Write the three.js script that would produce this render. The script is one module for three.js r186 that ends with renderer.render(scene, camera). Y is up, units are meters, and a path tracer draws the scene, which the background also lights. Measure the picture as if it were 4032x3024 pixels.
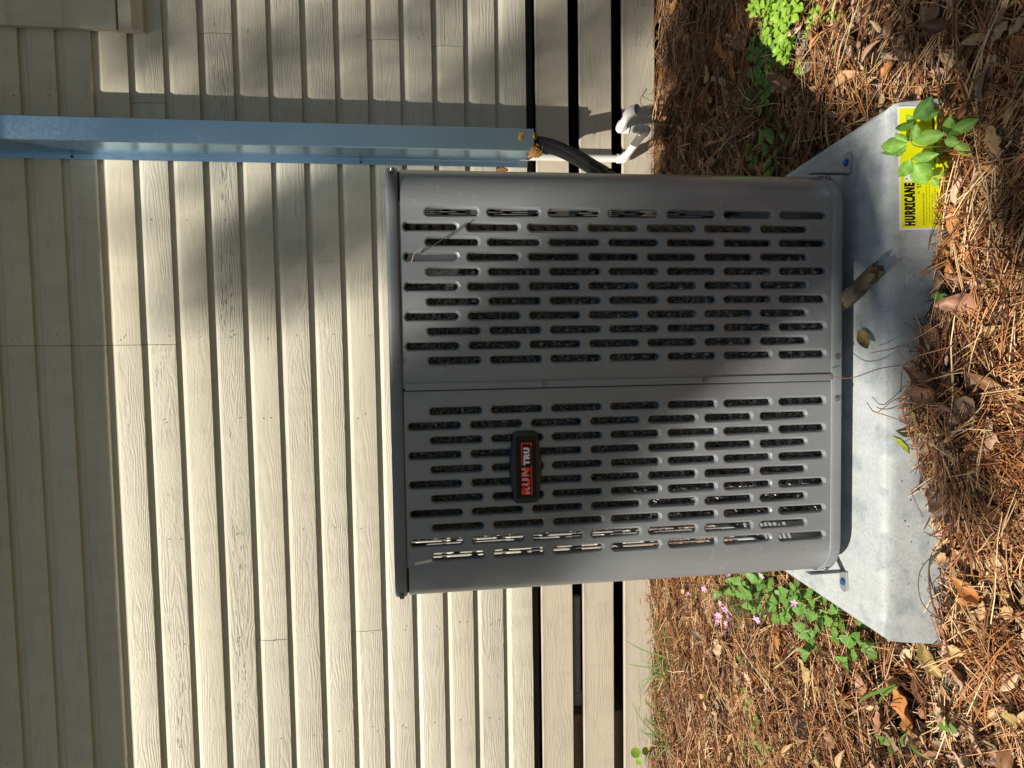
import * as THREE from 'three';
import { mergeGeometries, mergeVertices, toCreasedNormals } from 'three/addons/utils/BufferGeometryUtils.js';
import { RoundedBoxGeometry } from 'three/addons/geometries/RoundedBoxGeometry.js';

// ---------------------------------------------------------------- camera, sky, sun, exposure
const W = 1024, H = 768;
const scene = new THREE.Scene();
// the photograph was taken with the phone held sideways: the image's right is the world's down
const camera = new THREE.PerspectiveCamera(55.03, W / H, 0.02, 400);
const camPos = new THREE.Vector3(0.0884, 0.8021, 1.2721);
const camRight = new THREE.Vector3(0.9976, -0.0236, -0.0653), camBack = new THREE.Vector3(0.0681, 0.1456, 0.987);
camera.position.copy(camPos);
camera.up.copy(camRight);
camera.lookAt(camPos.clone().sub(camBack));

const SKY = 0.36;
const SUN = new THREE.Vector3(-0.419, 0.788, 0.449).normalize();
{ // clear sky, computed
  const w = 512, h = 256, d = new Float32Array(w * h * 4);
  for (let j = 0; j < h; j++) for (let i = 0; i < w; i++) {
    const el = ((j + 0.5) / h - 0.5) * Math.PI, s = Math.max(0, Math.sin(el));
    const k = Math.pow(1 - s, 3.2);
    const az = ((i + 0.5) / w - 0.5) * 2 * Math.PI;
    const dir = [Math.cos(el) * Math.cos(az), Math.sin(el), Math.cos(el) * Math.sin(az)];
    const c = dir[0] * SUN.x + dir[1] * SUN.y + dir[2] * SUN.z;
    const g = 0.35 * Math.pow(Math.max(0, c), 12) + 0.12 * Math.max(0, c) ** 2;
    const p = (j * w + i) * 4;
    d[p] = SKY * (0.25 + 0.1 * k + g); d[p + 1] = SKY * (0.345 + 0.13 * k + g * 0.92); d[p + 2] = SKY * (0.47 + 0.1 * k + g * 0.78); d[p + 3] = 1;
  }
  const t = new THREE.DataTexture(d, w, h, THREE.RGBAFormat, THREE.FloatType);
  t.mapping = THREE.EquirectangularReflectionMapping; t.magFilter = THREE.LinearFilter; t.needsUpdate = true;
  scene.background = t; scene.environment = t;
  scene.backgroundIntensity = 1; scene.environmentIntensity = 1;
}
const sun = new THREE.DirectionalLight(new THREE.Color(1, 0.93, 0.8), 5);
sun.target.position.set(0, 0.5, -0.5); sun.position.copy(SUN).multiplyScalar(14).add(sun.target.position);
sun.castShadow = true; sun.shadow.mapSize.set(4096, 4096); sun.shadow.radius = 1;
Object.assign(sun.shadow.camera, { left: -4, right: 4, top: 4, bottom: -4, near: 0.5, far: 40 });
scene.add(sun, sun.target);
const EXPOSURE = 1.33;

// ---------------------------------------------------------------- helpers
let seed = 7;
const rnd = () => { seed = (seed * 1664525 + 1013904223) >>> 0; return seed / 4294967296; };
const rr = (a, b) => a + (b - a) * rnd();
const reseed = (n) => { seed = n >>> 0; };
const hash = (x, y, z) => { let h = (x * 374761393 + y * 668265263 + z * 2147483647 * 0.37) | 0; h = Math.imul(h ^ (h >>> 13), 1274126177); return ((h ^ (h >>> 16)) >>> 0) / 4294967296; };
function vnoise(x, y, s = 0, px = 0, py = 0) { // value noise, optionally periodic
  let xi = Math.floor(x), yi = Math.floor(y); const fx = x - xi, fy = y - yi;
  const u = fx * fx * (3 - 2 * fx), v = fy * fy * (3 - 2 * fy);
  const wx = (i) => px ? ((i % px) + px) % px : i, wy = (i) => py ? ((i % py) + py) % py : i;
  const a = hash(wx(xi), wy(yi), s), b = hash(wx(xi + 1), wy(yi), s), c = hash(wx(xi), wy(yi + 1), s), d = hash(wx(xi + 1), wy(yi + 1), s);
  return a + (b - a) * u + (c - a) * v + (a - b - c + d) * u * v;
}
function fbm(x, y, s = 0, o = 4, px = 0, py = 0) { let r = 0, a = 0.5; for (let i = 0; i < o; i++) { r += a * vnoise(x, y, s + i * 17, px, py); x *= 2; y *= 2; px *= 2; py *= 2; a *= 0.5; } return r / (1 - Math.pow(0.5, o)); }
const smooth = (a, b, x) => { const t = Math.min(1, Math.max(0, (x - a) / (b - a))); return t * t * (3 - 2 * t); };
function tex(w, h, f, srgb = false) { // f(u, v) -> [r, g, b] in 0..1
  const d = new Uint8Array(w * h * 4);
  for (let j = 0; j < h; j++) for (let i = 0; i < w; i++) {
    const c = f((i + 0.5) / w, (j + 0.5) / h), p = (j * w + i) * 4;
    for (let k = 0; k < 3; k++) d[p + k] = Math.max(0, Math.min(255, Math.round((c.length ? c[k] : c) * 255)));
    d[p + 3] = 255;
  }
  const t = new THREE.DataTexture(d, w, h); t.wrapS = t.wrapT = THREE.RepeatWrapping; t.magFilter = THREE.LinearFilter; t.minFilter = THREE.LinearMipmapLinearFilter; t.generateMipmaps = true;
  if (srgb) t.colorSpace = THREE.SRGBColorSpace; t.needsUpdate = true; return t;
}
const lin = (r, g, b) => new THREE.Color().setRGB(r, g, b);
const std = (o) => new THREE.MeshStandardMaterial(o);
const phy = (o) => new THREE.MeshPhysicalMaterial(o);
const used = {};
function numbered(n) { const k = used[n] = (used[n] ?? -1) + 1; return k ? `${n}_${String(k).padStart(3, '0')}` : n; }
function shade(m) { m.castShadow = true; m.receiveShadow = true; return m; }
function thing(name, label, category, pos = [0, 0, 0], turn = 0, group) {
  const o = new THREE.Group(); o.name = numbered(name); o.position.set(...pos); o.rotation.y = turn; scene.add(o);
  o.userData = { label, category }; if (group) o.userData.group = group; return o;
}
function part(name, geo, mat, parent, label) {
  const m = shade(new THREE.Mesh(geo, mat)); m.name = name; parent.add(m); if (label) m.userData.label = label; return m;
}
function solo(name, geo, mat, label, category, group) {
  const m = shade(new THREE.Mesh(geo, mat)); m.name = numbered(name); scene.add(m); m.userData = { label, category }; if (group) m.userData.group = group; return m;
}
function box(x0, x1, y0, y1, z0, z1) { const g = new THREE.BoxGeometry(x1 - x0, y1 - y0, z1 - z0); g.translate((x0 + x1) / 2, (y0 + y1) / 2, (z0 + z1) / 2); return g; }
function rbox(x0, x1, y0, y1, z0, z1, r = 0.002, s = 2) { const g = new RoundedBoxGeometry(x1 - x0, y1 - y0, z1 - z0, s, r); g.translate((x0 + x1) / 2, (y0 + y1) / 2, (z0 + z1) / 2); return g; }
const V = (a) => new THREE.Vector3(...a);
function tube(pts, r, seg = 24, rad = 8, closed = false) { return new THREE.TubeGeometry(new THREE.CatmullRomCurve3(pts.map(V), closed), seg, r, rad, closed); }
const clean = (gs) => mergeGeometries(gs.map((g) => { const n = g.index ? g.toNonIndexed() : g; for (const k of Object.keys(n.attributes)) if (!['position', 'normal', 'uv'].includes(k)) n.deleteAttribute(k); return n; }));
function taperTube(pts, r0, r1, seg = 16, rad = 6) { // tube with a radius that runs from r0 to r1
  const c = new THREE.CatmullRomCurve3(pts.map(V)), g = new THREE.TubeGeometry(c, seg, 1, rad), P = g.attributes.position;
  for (let i = 0; i <= seg; i++) { const o = c.getPointAt(i / seg), r = r0 + (r1 - r0) * i / seg; for (let j = 0; j <= rad; j++) { const k = i * (rad + 1) + j; P.setXYZ(k, o.x + (P.getX(k) - o.x) * r, o.y + (P.getY(k) - o.y) * r, o.z + (P.getZ(k) - o.z) * r); } }
  g.computeVertexNormals(); return g;
}

// ---------------------------------------------------------------- materials
// painted wood: eight bands of grain, 3.2 m long and 0.128 m tall each
const BANDS = 8, BL = 3.2, BH = 0.128;
function woodAt(u, v) {
  const b = Math.min(BANDS - 1, Math.floor(v * BANDS)), vv = v * BANDS - b, x = u * BL;
  const cx = hash(b, 3, 5) * BL, cv = 0.3 + 0.4 * hash(b, 4, 6);
  let dx = Math.abs(x - cx); dx = Math.min(dx, BL - dx);
  const warp = fbm(u * 10, vv * 3 + b * 9, 11, 3, 10, 0), warp2 = fbm(u * 34, vv * 5 + b * 9, 31, 3, 34, 0);
  const dv = vv - cv;
  const ph = Math.sqrt(dv * dv * 160 + dx * dx * 9 * (0.3 + hash(b, 8, 1))) + 3.2 * warp + 0.9 * warp2;
  const ring = 0.5 + 0.5 * Math.cos(ph * 6.283 * 1.35);
  const strong = smooth(0.32, 0.6, fbm(u * 14, vv * 2 + b * 5, 77, 3, 14, 0));
  const fine = fbm(u * 220, vv * 60, 90 + b, 2, 220, 0);
  return { ring, strong, fine, b, vv, x, warp };
}
const crack = (u, v) => { // peeling hairline cracks, only on two of the bands
  const b = Math.min(BANDS - 1, Math.floor(v * BANDS)), vv = v * BANDS - b;
  if (b !== 2) return 0;
  const zone = smooth(0.48, 0.66, fbm(u * 9, b * 3 + vv * 1.2, 41, 2, 9, 0)) * smooth(0.05, 0.3, vv) * smooth(0.72, 0.5, vv);
  return zone * smooth(0.62, 0.72, fbm(u * 130, vv * 46, 53, 2, 130, 0));
};
const woodBump = tex(2048, 1024, (u, v) => { const w = woodAt(u, v); const h = 0.35 + 0.4 * w.strong * Math.pow(w.ring, 0.6) + 0.42 * w.fine - 0.5 * crack(u, v); return [h, h, h]; });
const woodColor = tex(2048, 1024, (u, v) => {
  const w = woodAt(u, v), c = crack(u, v), m = fbm(u * 6, v * 14, 5, 4, 6, 14);
  const k = 0.95 + 0.06 * m - 0.05 * w.strong * (1 - w.ring) - 0.03 * w.fine, dirt = 0.06 * smooth(0.55, 0.75, fbm(u * 40, v * 60, 8, 3, 40, 60));
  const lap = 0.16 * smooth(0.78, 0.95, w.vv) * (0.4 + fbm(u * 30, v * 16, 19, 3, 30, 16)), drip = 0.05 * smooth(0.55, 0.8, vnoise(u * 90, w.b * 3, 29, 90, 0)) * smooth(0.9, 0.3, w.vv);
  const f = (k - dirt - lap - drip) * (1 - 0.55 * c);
  return [f, f * (1 - 0.015 * m), f * (1 - 0.04 * m)];
});
const M = {};
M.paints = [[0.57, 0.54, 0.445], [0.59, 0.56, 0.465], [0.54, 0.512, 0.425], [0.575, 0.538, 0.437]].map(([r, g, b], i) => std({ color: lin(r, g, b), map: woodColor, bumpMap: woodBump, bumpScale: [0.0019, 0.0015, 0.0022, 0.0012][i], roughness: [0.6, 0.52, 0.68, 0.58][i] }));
M.paintSmooth = std({ color: lin(0.61, 0.56, 0.445), map: woodColor, bumpMap: woodBump, bumpScale: 0.0006, roughness: 0.58 });
M.plank = std({ color: lin(0.61, 0.55, 0.44), map: woodColor, bumpMap: woodBump, bumpScale: 0.0008, roughness: 0.7 });
const specks = tex(512, 512, (u, v) => { const a = fbm(u * 60, v * 60, 3, 3, 60, 60), b = fbm(u * 8, v * 8, 4, 4, 8, 8); const k = 0.86 + 0.12 * a + 0.12 * (b - 0.5); return [k, k, k]; });
const fineBump = tex(512, 512, (u, v) => { const k = fbm(u * 120, v * 120, 13, 2, 120, 120); return [k, k, k]; });
const panelTex = tex(1024, 1024, (u, v) => { // settled dust, faint runs and scuffs
  const a = fbm(u * 5, v * 5, 81, 4, 5, 5), run = fbm(u * 70, v * 4, 83, 3, 70, 4), sp = smooth(0.8, 0.9, vnoise(u * 320, v * 320, 85, 320, 320)) * smooth(0.45, 0.65, fbm(u * 9, v * 9, 86, 2, 9, 9)), sc = smooth(0.83, 0.87, vnoise(u * 50 + v * 20, v * 110 - u * 30, 87)) * smooth(0.6, 0.7, fbm(u * 6, v * 6, 88, 2, 6, 6));
  const k = 0.84 + 0.14 * (a - 0.5) + 0.09 * (run - 0.5) + 0.16 * sp + 0.12 * sc; return [k * 1.005, k, k * 0.99]; });
M.gray = phy({ color: lin(0.3, 0.322, 0.35), map: panelTex, bumpMap: fineBump, bumpScale: 0.00006, roughness: 0.29, metalness: 0.2 });
M.grayCap = phy({ color: lin(0.19, 0.21, 0.235), map: specks, roughness: 0.42, metalness: 0.25 });
const spangle = tex(512, 512, (u, v) => { // crystals of zinc
  let best = 9, id = 0; const n = 36, x = u * n, y = v * n;
  for (let j = -1; j <= 1; j++) for (let i = -1; i <= 1; i++) { const cx = Math.floor(x) + i, cy = Math.floor(y) + j, wx = ((cx % n) + n) % n, wy = ((cy % n) + n) % n; const dx = cx + hash(wx, wy, 1) - x, dy = cy + hash(wx, wy, 2) - y, d = dx * dx + dy * dy; if (d < best) { best = d; id = hash(wx, wy, 3); } }
  const k = 0.75 + 0.15 * id + 0.1 * fbm(u * 90, v * 90, 7, 2, 90, 90); return [k, k, k];
});
M.zinc = std({ color: lin(0.37, 0.53, 0.67), metalness: 1, roughness: 0.42, roughnessMap: spangle });  // bluer than bare zinc: the sky reflection is painted into the base colour
M.zincDull = std({ color: lin(0.42, 0.43, 0.43), metalness: 0.7, roughness: 0.62, map: specks });
M.steel = std({ color: lin(0.6, 0.6, 0.6), metalness: 1, roughness: 0.35 });
M.screw = std({ color: lin(0.2, 0.205, 0.21), metalness: 0.6, roughness: 0.35 });
M.blue = std({ color: lin(0.03, 0.13, 0.32), metalness: 0.5, roughness: 0.4 });
M.dark = std({ color: lin(0.012, 0.012, 0.012), roughness: 0.8 });
M.black = phy({ color: lin(0.012, 0.012, 0.013), roughness: 0.35, clearcoat: 0.15, clearcoatRoughness: 0.2 });
M.rubber = phy({ color: lin(0.007, 0.007, 0.008), roughness: 0.5, specularIntensity: 0.25, bumpMap: fineBump, bumpScale: 0.0004 });
M.pvc = phy({ color: lin(0.82, 0.81, 0.78), roughness: 0.35, map: specks });
M.foam = std({ color: lin(0.46, 0.23, 0.05), roughness: 0.85, map: specks, bumpMap: fineBump, bumpScale: 0.004 });
const finTex = tex(512, 512, (u, v) => { const a = vnoise(u * 256, v * 24, 3, 256, 24), b = fbm(u * 40, v * 40, 5, 3, 40, 40); const s = smooth(0.72, 0.95, a) * smooth(0.4, 0.7, b); const k = 0.2 + 0.45 * s + 0.35 * (b - 0.4) + 0.12 * (a - 0.5); return [k, k, k]; });  // sparse bright specks paint fin sparkle into the coil colour
const finBump = tex(512, 512, (u, v) => { const k = vnoise(u * 200, v * 20, 8, 200, 20) * 0.7 + 0.3 * vnoise(u * 90, v * 90, 9, 90, 90); return [k, k, k]; });
M.coil = std({ color: lin(0.5, 0.49, 0.47), map: finTex, bumpMap: finBump, bumpScale: 0.003, metalness: 0.6, roughness: 0.5 });
M.brick = std({ color: lin(0.32, 0.22, 0.15), map: specks, bumpMap: fineBump, bumpScale: 0.003, roughness: 0.95 });
const padTex = tex(1024, 1024, (u, v) => {
  const a = fbm(u * 7, v * 7, 21, 5, 7, 7), s = fbm(u * 60, v * 14, 22, 4, 60, 14), p = smooth(0.86, 0.92, vnoise(u * 260, v * 260, 23, 260, 260)) * smooth(0.5, 0.65, fbm(u * 10, v * 10, 24, 2, 10, 10));
  const st = smooth(0.52, 0.75, fbm(u * 22, v * 22, 25, 4, 22, 22));
  const grit = vnoise(u * 300, v * 300, 27, 300, 300) - 0.5; const k = 0.82 + 0.13 * (a - 0.5) + 0.16 * (s - 0.5) - 0.15 * st - 0.3 * p + 0.16 * grit; return [k * (0.985 - 0.05 * st), k * (1 - 0.015 * st), k * (1.01 + 0.02 * st)];
});
const padBump = tex(512, 512, (u, v) => { const k = fbm(u * 50, v * 50, 61, 4, 50, 50); return [k, k, k]; });
M.pad = std({ color: lin(0.5, 0.525, 0.535), map: padTex, bumpMap: padBump, bumpScale: 0.0009, roughness: 0.6 });
const soilTex = tex(1024, 1024, (u, v) => { const a = fbm(u * 40, v * 40, 31, 5, 40, 40), b = fbm(u * 8, v * 8, 33, 3, 8, 8); const k = 0.35 + 0.7 * a; return [k * (0.9 + 0.2 * b), k * 0.82, k * 0.68]; });
const soilBump = tex(512, 512, (u, v) => { const k = fbm(u * 40, v * 40, 35, 5, 40, 40); return [k, k, k]; });
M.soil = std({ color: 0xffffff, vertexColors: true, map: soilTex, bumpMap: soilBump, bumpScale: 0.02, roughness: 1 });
const leafTex = (r, g, b, blotch) => tex(256, 128, (u, v) => { // u along the leaf, v across
  const side = Math.abs(v - 0.5) * 2, vein = smooth(0.06, 0.0, side) * 0.35 + 0.13 * smooth(0.8, 1, Math.cos((u * 9 - side * 1.6) * 6.283));
  const n = fbm(u * 10, v * 6, 71, 4), m = 1 - blotch * smooth(0.5, 0.72, n) + 0.25 * (fbm(u * 30, v * 20, 73, 3) - 0.5);
  return [(r * m) * (1 - 0) + vein * r * 0.6, g * m + vein * g * 0.6, b * m + vein * b * 0.6];
});
const dead = { t: [0.46, 0.29, 0.15, 0.35], p: [0.52, 0.35, 0.23, 0.3], o: [0.46, 0.2, 0.06, 0.35], r: [0.36, 0.17, 0.1, 0.3], b: [0.26, 0.13, 0.06, 0.4], d: [0.13, 0.07, 0.04, 0.4], g: [0.25, 0.18, 0.12, 0.35], y: [0.36, 0.25, 0.09, 0.5] };
for (const k in dead) { const [r, g, b, q] = dead[k]; M['leaf_' + k] = std({ map: leafTex(r, g, b, q), roughness: 0.5, side: THREE.DoubleSide }); }
const greenTex = (r, g, b) => tex(256, 256, (u, v) => { const side = Math.abs(v - 0.5) * 2, mid = smooth(0.07, 0.01, side), vein = smooth(0.82, 0.98, Math.cos((u * 6 - side * 1.9) * 6.283)) * smooth(1, 0.5, side), n = fbm(u * 7, v * 7, 71, 4), q = fbm(u * 40, v * 40, 72, 3);
  const m = 0.72 + 0.42 * n + 0.25 * (q - 0.5), l = 0.55 * mid + 0.28 * vein; return [r * m + l * 0.5 * (0.4 - r), g * m + l * 0.45 * (0.75 - g), b * m + l * 0.3 * (0.3 - b)]; });
const green = (r, g, b) => phy({ map: greenTex(r, g, b), roughness: 0.5, side: THREE.DoubleSide, transmission: 0.25, thickness: 0, specularIntensity: 0.6 });
M.green = green(0.24, 0.46, 0.08); M.clover = green(0.31, 0.52, 0.06); M.violet = green(0.15, 0.31, 0.06); M.grass = green(0.11, 0.2, 0.03); M.greenDark = green(0.12, 0.27, 0.05); M.leafYellow = green(0.36, 0.42, 0.05);
M.stem = std({ color: lin(0.16, 0.24, 0.06), roughness: 0.6 });
M.petal = phy({ color: lin(0.84, 0.46, 0.74), roughness: 0.6, side: THREE.DoubleSide, transmission: 0.3, thickness: 0 });
M.bark = std({ color: lin(0.12, 0.085, 0.06), map: specks, bumpMap: soilBump, bumpScale: 0.01, roughness: 0.95 });
M.moss = std({ color: lin(0.36, 0.35, 0.29), roughness: 0.9 });
M.wire = std({ color: lin(0.09, 0.06, 0.045), roughness: 0.8 });
M.paper = std({ color: lin(0.6, 0.6, 0.62), roughness: 0.7, side: THREE.DoubleSide });
M.white = std({ color: lin(0.72, 0.68, 0.56), roughness: 0.6 });

const WZ = -1.478; // face of the wall's boards
// ---------------------------------------------------------------- ground
function gh(x, z) {
  let h = -0.158 + 0.045 * (fbm(x * 4.5 + 20, z * 4.5 + 20, 3, 3) - 0.5) * (1 - 0.8 * Math.exp(-(((z - 0.1) / 0.09) ** 2)) * smooth(0.75, 0.5, Math.abs(x)));
  h += 0.072 * Math.exp(-(((x + 0.035) / 0.125) ** 2) - ((z - 0.16) / 0.1) ** 2) - 0.012 * Math.exp(-(((x - 0.35) / 0.14) ** 2) - ((z - 0.12) / 0.08) ** 2);
  h += 0.02 * Math.exp(-(((x + 0.75) / 0.5) ** 2) - ((z + 0.45) / 0.4) ** 2);
  h += 0.03 * Math.exp(-(((x - 0.85) / 0.3) ** 2) - ((z + 0.1) / 0.35) ** 2);
  h -= 0.014 * smooth(-0.12, -0.3, x) * Math.exp(-(((z - 0.09) / 0.06) ** 2));
  h -= 0.05 * smooth(-1.3, -1.5, z) * smooth(-0.6, 0.6, x);
  if (Math.abs(x) < 0.47 && z < 0.07 && z > -0.88) h = Math.min(h, -0.158);
  return h + 0.25 * (smooth(6, 40, Math.hypot(x, z)) * (fbm(x * 0.06, z * 0.06, 8, 3) - 0.5));
}
{
  const n = 300, g = new THREE.PlaneGeometry(2, 2, n, n); g.rotateX(-Math.PI / 2);
  const P = g.attributes.position, U = g.attributes.uv, C = [];
  for (let i = 0; i < P.count; i++) {
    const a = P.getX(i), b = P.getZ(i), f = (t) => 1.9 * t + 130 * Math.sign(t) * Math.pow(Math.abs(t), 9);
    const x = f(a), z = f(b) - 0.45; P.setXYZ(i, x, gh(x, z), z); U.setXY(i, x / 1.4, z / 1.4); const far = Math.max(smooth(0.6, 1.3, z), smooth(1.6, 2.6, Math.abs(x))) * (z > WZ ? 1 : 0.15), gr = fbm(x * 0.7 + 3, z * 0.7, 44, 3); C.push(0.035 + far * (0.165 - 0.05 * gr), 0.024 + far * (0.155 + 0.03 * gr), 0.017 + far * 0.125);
  }
  g.setAttribute('color', new THREE.Float32BufferAttribute(C, 3)); g.computeVertexNormals();
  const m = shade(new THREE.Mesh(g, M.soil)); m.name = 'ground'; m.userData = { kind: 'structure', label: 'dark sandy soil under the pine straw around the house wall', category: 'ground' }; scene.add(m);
}

// ---------------------------------------------------------------- the house wall
{
  const house = thing('house', 'cream painted house wall of horizontal drop siding above open slatted skirting', 'house');
  const HX = 4, row0 = 0.329, EXP = 0.115;
  const prof = [[0, -0.004], [0, 0.0], [0.0815, 0.0], [0.0832, -0.0006], [0.0865, -0.003], [0.09, -0.0062], [0.0935, -0.0092], [0.0975, -0.0113], [0.102, -0.0122], [0.1165, -0.0125]]; // [height, depth]
  function boardGeo(x0, x1, y0, dz, band, uo) {
    const pos = [], uv = [], n = Math.max(1, Math.round((x1 - x0) / 0.12)), idx = [];
    // back edge first so that the lower lip has thickness
    const pr = [[0.001, -0.026], ...prof.slice(1)];
    for (let i = 0; i <= n; i++) { const x = x0 + (x1 - x0) * i / n, wob = 0.0011 * (vnoise(x * 2.2 + band * 7, y0 * 31, 5) - 0.5);
      for (const [h, d] of pr) { pos.push(x, y0 + h + (h < 0.002 ? wob * 1.6 : wob * 0.5), WZ + d + dz + wob); uv.push((x + uo) / BL, (band + 0.04 + h / BH) / BANDS); } }
    const m = pr.length; for (let i = 0; i < n; i++) for (let j = 0; j < m - 1; j++) { const a = i * m + j, b = a + 1, c = a + m, d = c + 1; idx.push(a, c, b, b, c, d); }
    let g = new THREE.BufferGeometry(); g.setAttribute('position', new THREE.Float32BufferAttribute(pos, 3)); g.setAttribute('uv', new THREE.Float32BufferAttribute(uv, 2)); g.setIndex(idx);
    // end caps
    const caps = []; for (const [i, s] of [[0, 1], [n, -1]]) { const cp = [], cu = [], ci = []; for (let j = 0; j < m; j++) { const k = (i * m + j) * 3; cp.push(pos[k], pos[k + 1], pos[k + 2], pos[k], pos[k + 1], WZ - 0.026 + dz); cu.push(0, 0, 0, 0); if (j < m - 1) { const a = j * 2; s > 0 ? ci.push(a, a + 2, a + 1, a + 1, a + 2, a + 3) : ci.push(a, a + 1, a + 2, a + 1, a + 3, a + 2); } }
      const q = new THREE.BufferGeometry(); q.setAttribute('position', new THREE.Float32BufferAttribute(cp, 3)); q.setAttribute('uv', new THREE.Float32BufferAttribute(cu, 2)); q.setIndex(ci); q.computeVertexNormals(); caps.push(q); }
    g = toCreasedNormals(g, 0.5);
    return clean([g, ...caps]);
  }
  const joints = { 2: [1.132], 4: [1.145], 5: [-1.018], 8: [-1.027], 9: [1.142], 11: [0.067, 0.898], 12: [0.067], 13: [0.067], 14: [0.068], 15: [0.07], 0: [-2.2], 3: [2.3], 6: [-2.4], 7: [2.1], 10: [-2.3] };
  const smoothRows = new Set([12, 13, 14, 15, 16, 17]);
  for (let r = 0; r < 25; r++) {
    const y0 = row0 + r * EXP, cuts = [-HX, ...(joints[r] || []), HX];
    for (let k = 0; k < cuts.length - 1; k++) {
      const s = hash(r, k, 9), band = [5, 0, 3, 1, 6, 4, 7, 1, 3, 6, 0, 5][(r + 5 * k) % 12];
      const b = (k === 0 && (r === 9 || r === 10 || r === 11)) ? 2 : band;
      const left = k === 0, g = boardGeo(cuts[k] + (left ? 0 : 0.0008), cuts[k + 1] - 0.0008, y0, (hash(r, k, 2) - 0.5) * 0.003, b, s * 3);
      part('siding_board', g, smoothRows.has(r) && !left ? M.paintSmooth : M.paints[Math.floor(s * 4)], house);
    }
  }
  // sheathing and floor frame behind the boards, up to the eave
  part('sheathing', box(-HX, HX, 0.345, 3.25, WZ - 0.16, WZ - 0.03), M.dark, house);
  part('floor_frame', box(-HX, HX, 0.3, 0.42, -6, WZ - 0.03), M.dark, house);
  part('rear_foundation', box(-HX, HX, -0.3, 0.3, -6.05, -5.95), M.dark, house);
  part('rear_wall', box(-HX, HX, 0.42, 3.25, -6.1, -6), M.paintSmooth, house);
  for (const s of [-1, 1]) part('end_wall', box(s > 0 ? HX : -HX - 0.1, s > 0 ? HX + 0.1 : -HX, -0.3, 3.25, -6.1, WZ), M.paintSmooth, house);
  // skirting: three plain planks with open gaps
  for (const [a, b, i] of [[0.168, 0.2915, 0], [0.0025, 0.1255, 1], [-0.167, -0.0405, 2]]) {
    const g = new RoundedBoxGeometry(2 * HX, b - a, 0.022, 2, 0.0035), U = g.attributes.uv, P = g.attributes.position; g.translate(0, (a + b) / 2, WZ - 0.013);
    for (let k = 0; k < P.count; k++) U.setXY(k, (P.getX(k) + i * 1.3) / BL, (6 - i * 2 + 0.02 + (P.getY(k) - a) / BH * 0.98) / BANDS);
    part('skirting_plank', g, M.plank, house);
  }
  for (const x of [-1.62, 0.2, 2.2]) {
    const n = 4; for (let k = 0; k < n; k++) part('foundation_block', rbox(x - 0.17, x + 0.17, -0.22 + k * 0.127, -0.22 + k * 0.127 + 0.12, WZ - 0.32, WZ - 0.06, 0.006), M.brick, house);
  }
  // window: casing and sill at the upper right of the wall
  const win = new THREE.Group(); win.name = 'window'; house.add(win);
  part('casing', rbox(1.13, 1.32, 1.732, 3.1, WZ - 0.001, WZ + 0.022, 0.003), M.paintSmooth, win);
  const sh = new THREE.Shape(); sh.moveTo(0, 0); sh.lineTo(0.03, 0); sh.lineTo(0.034, 0.012); sh.lineTo(0.05, 0.03); sh.lineTo(0.05, 0.07); sh.lineTo(0, 0.088); sh.closePath();
  const sg = new THREE.ExtrudeGeometry(sh, { depth: 1.4, bevelEnabled: false }); sg.rotateY(Math.PI / 2); sg.scale(1, 1, -1); sg.index || 0; sg.translate(1.127, 1.645, WZ - 0.001);
  { const P = sg.attributes.position, I = []; for (let i = 0; i < P.count; i += 3) I.push(i, i + 2, i + 1); sg.setIndex(I); const q = sg.toNonIndexed(); q.computeVertexNormals(); part('sill', q, M.paintSmooth, win); }
  const pane = part('pane', box(1.32, 2.4, 1.74, 3.1, WZ - 0.02, WZ + 0.004), std({ color: lin(0.02, 0.025, 0.03), roughness: 0.05 }), win); pane.name = 'pane';
  // roof with its overhang, above the frame
  part('eave', box(-HX - 0.3, HX + 0.3, 3.135, 3.32, WZ - 0.1, -0.728), M.paintSmooth, house);
  part('roof', (() => { const g = box(-HX - 0.35, HX + 0.35, 0, 0.06, -5.6, 0); g.rotateX(0.42); g.translate(0, 3.325, -0.70); return g; })(), M.bark, house);
  part('eave_shadow_block', box(-3.4, -2.32, 3.06, 3.135, -0.79, -0.728), M.paintSmooth, house);  // unseen block added to step the eave shadow down at the far left
  part('crawl_space_pipe', clean([(() => { const g = new THREE.CylinderGeometry(0.017, 0.017, 0.42, 16); g.rotateZ(Math.PI / 2); g.translate(-1.2, 0.122, -1.62); return g; })(), (() => { const g = new THREE.CylinderGeometry(0.022, 0.022, 0.05, 16); g.rotateZ(Math.PI / 2); g.translate(-1.42, 0.122, -1.62); return g; })()]), M.pvc, house, 'pale pipe dimly seen in the crawl space between two skirting planks');
  // nail heads
  const nails = []; reseed(31);
  for (let r = 0; r < 17; r++) for (const cx of [-1.4, -1.02, -0.62, -0.21, 0.09, 0.1, 0.5, 0.92, 1.16]) { if (rnd() < 0.25) continue; const n = rnd() < 0.5 ? 2 : 1; for (let k = 0; k < n; k++) { const g = new THREE.CylinderGeometry(0.0015, 0.0015, 0.002, 6); g.rotateX(Math.PI / 2); g.translate(cx + rr(-0.012, 0.012), row0 + r * EXP + rr(0.012, 0.07), WZ + 0.0009); nails.push(g); } }
  part('nail_heads', clean(nails), M.wire, house).userData.kind = 'stuff';
}

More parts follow.
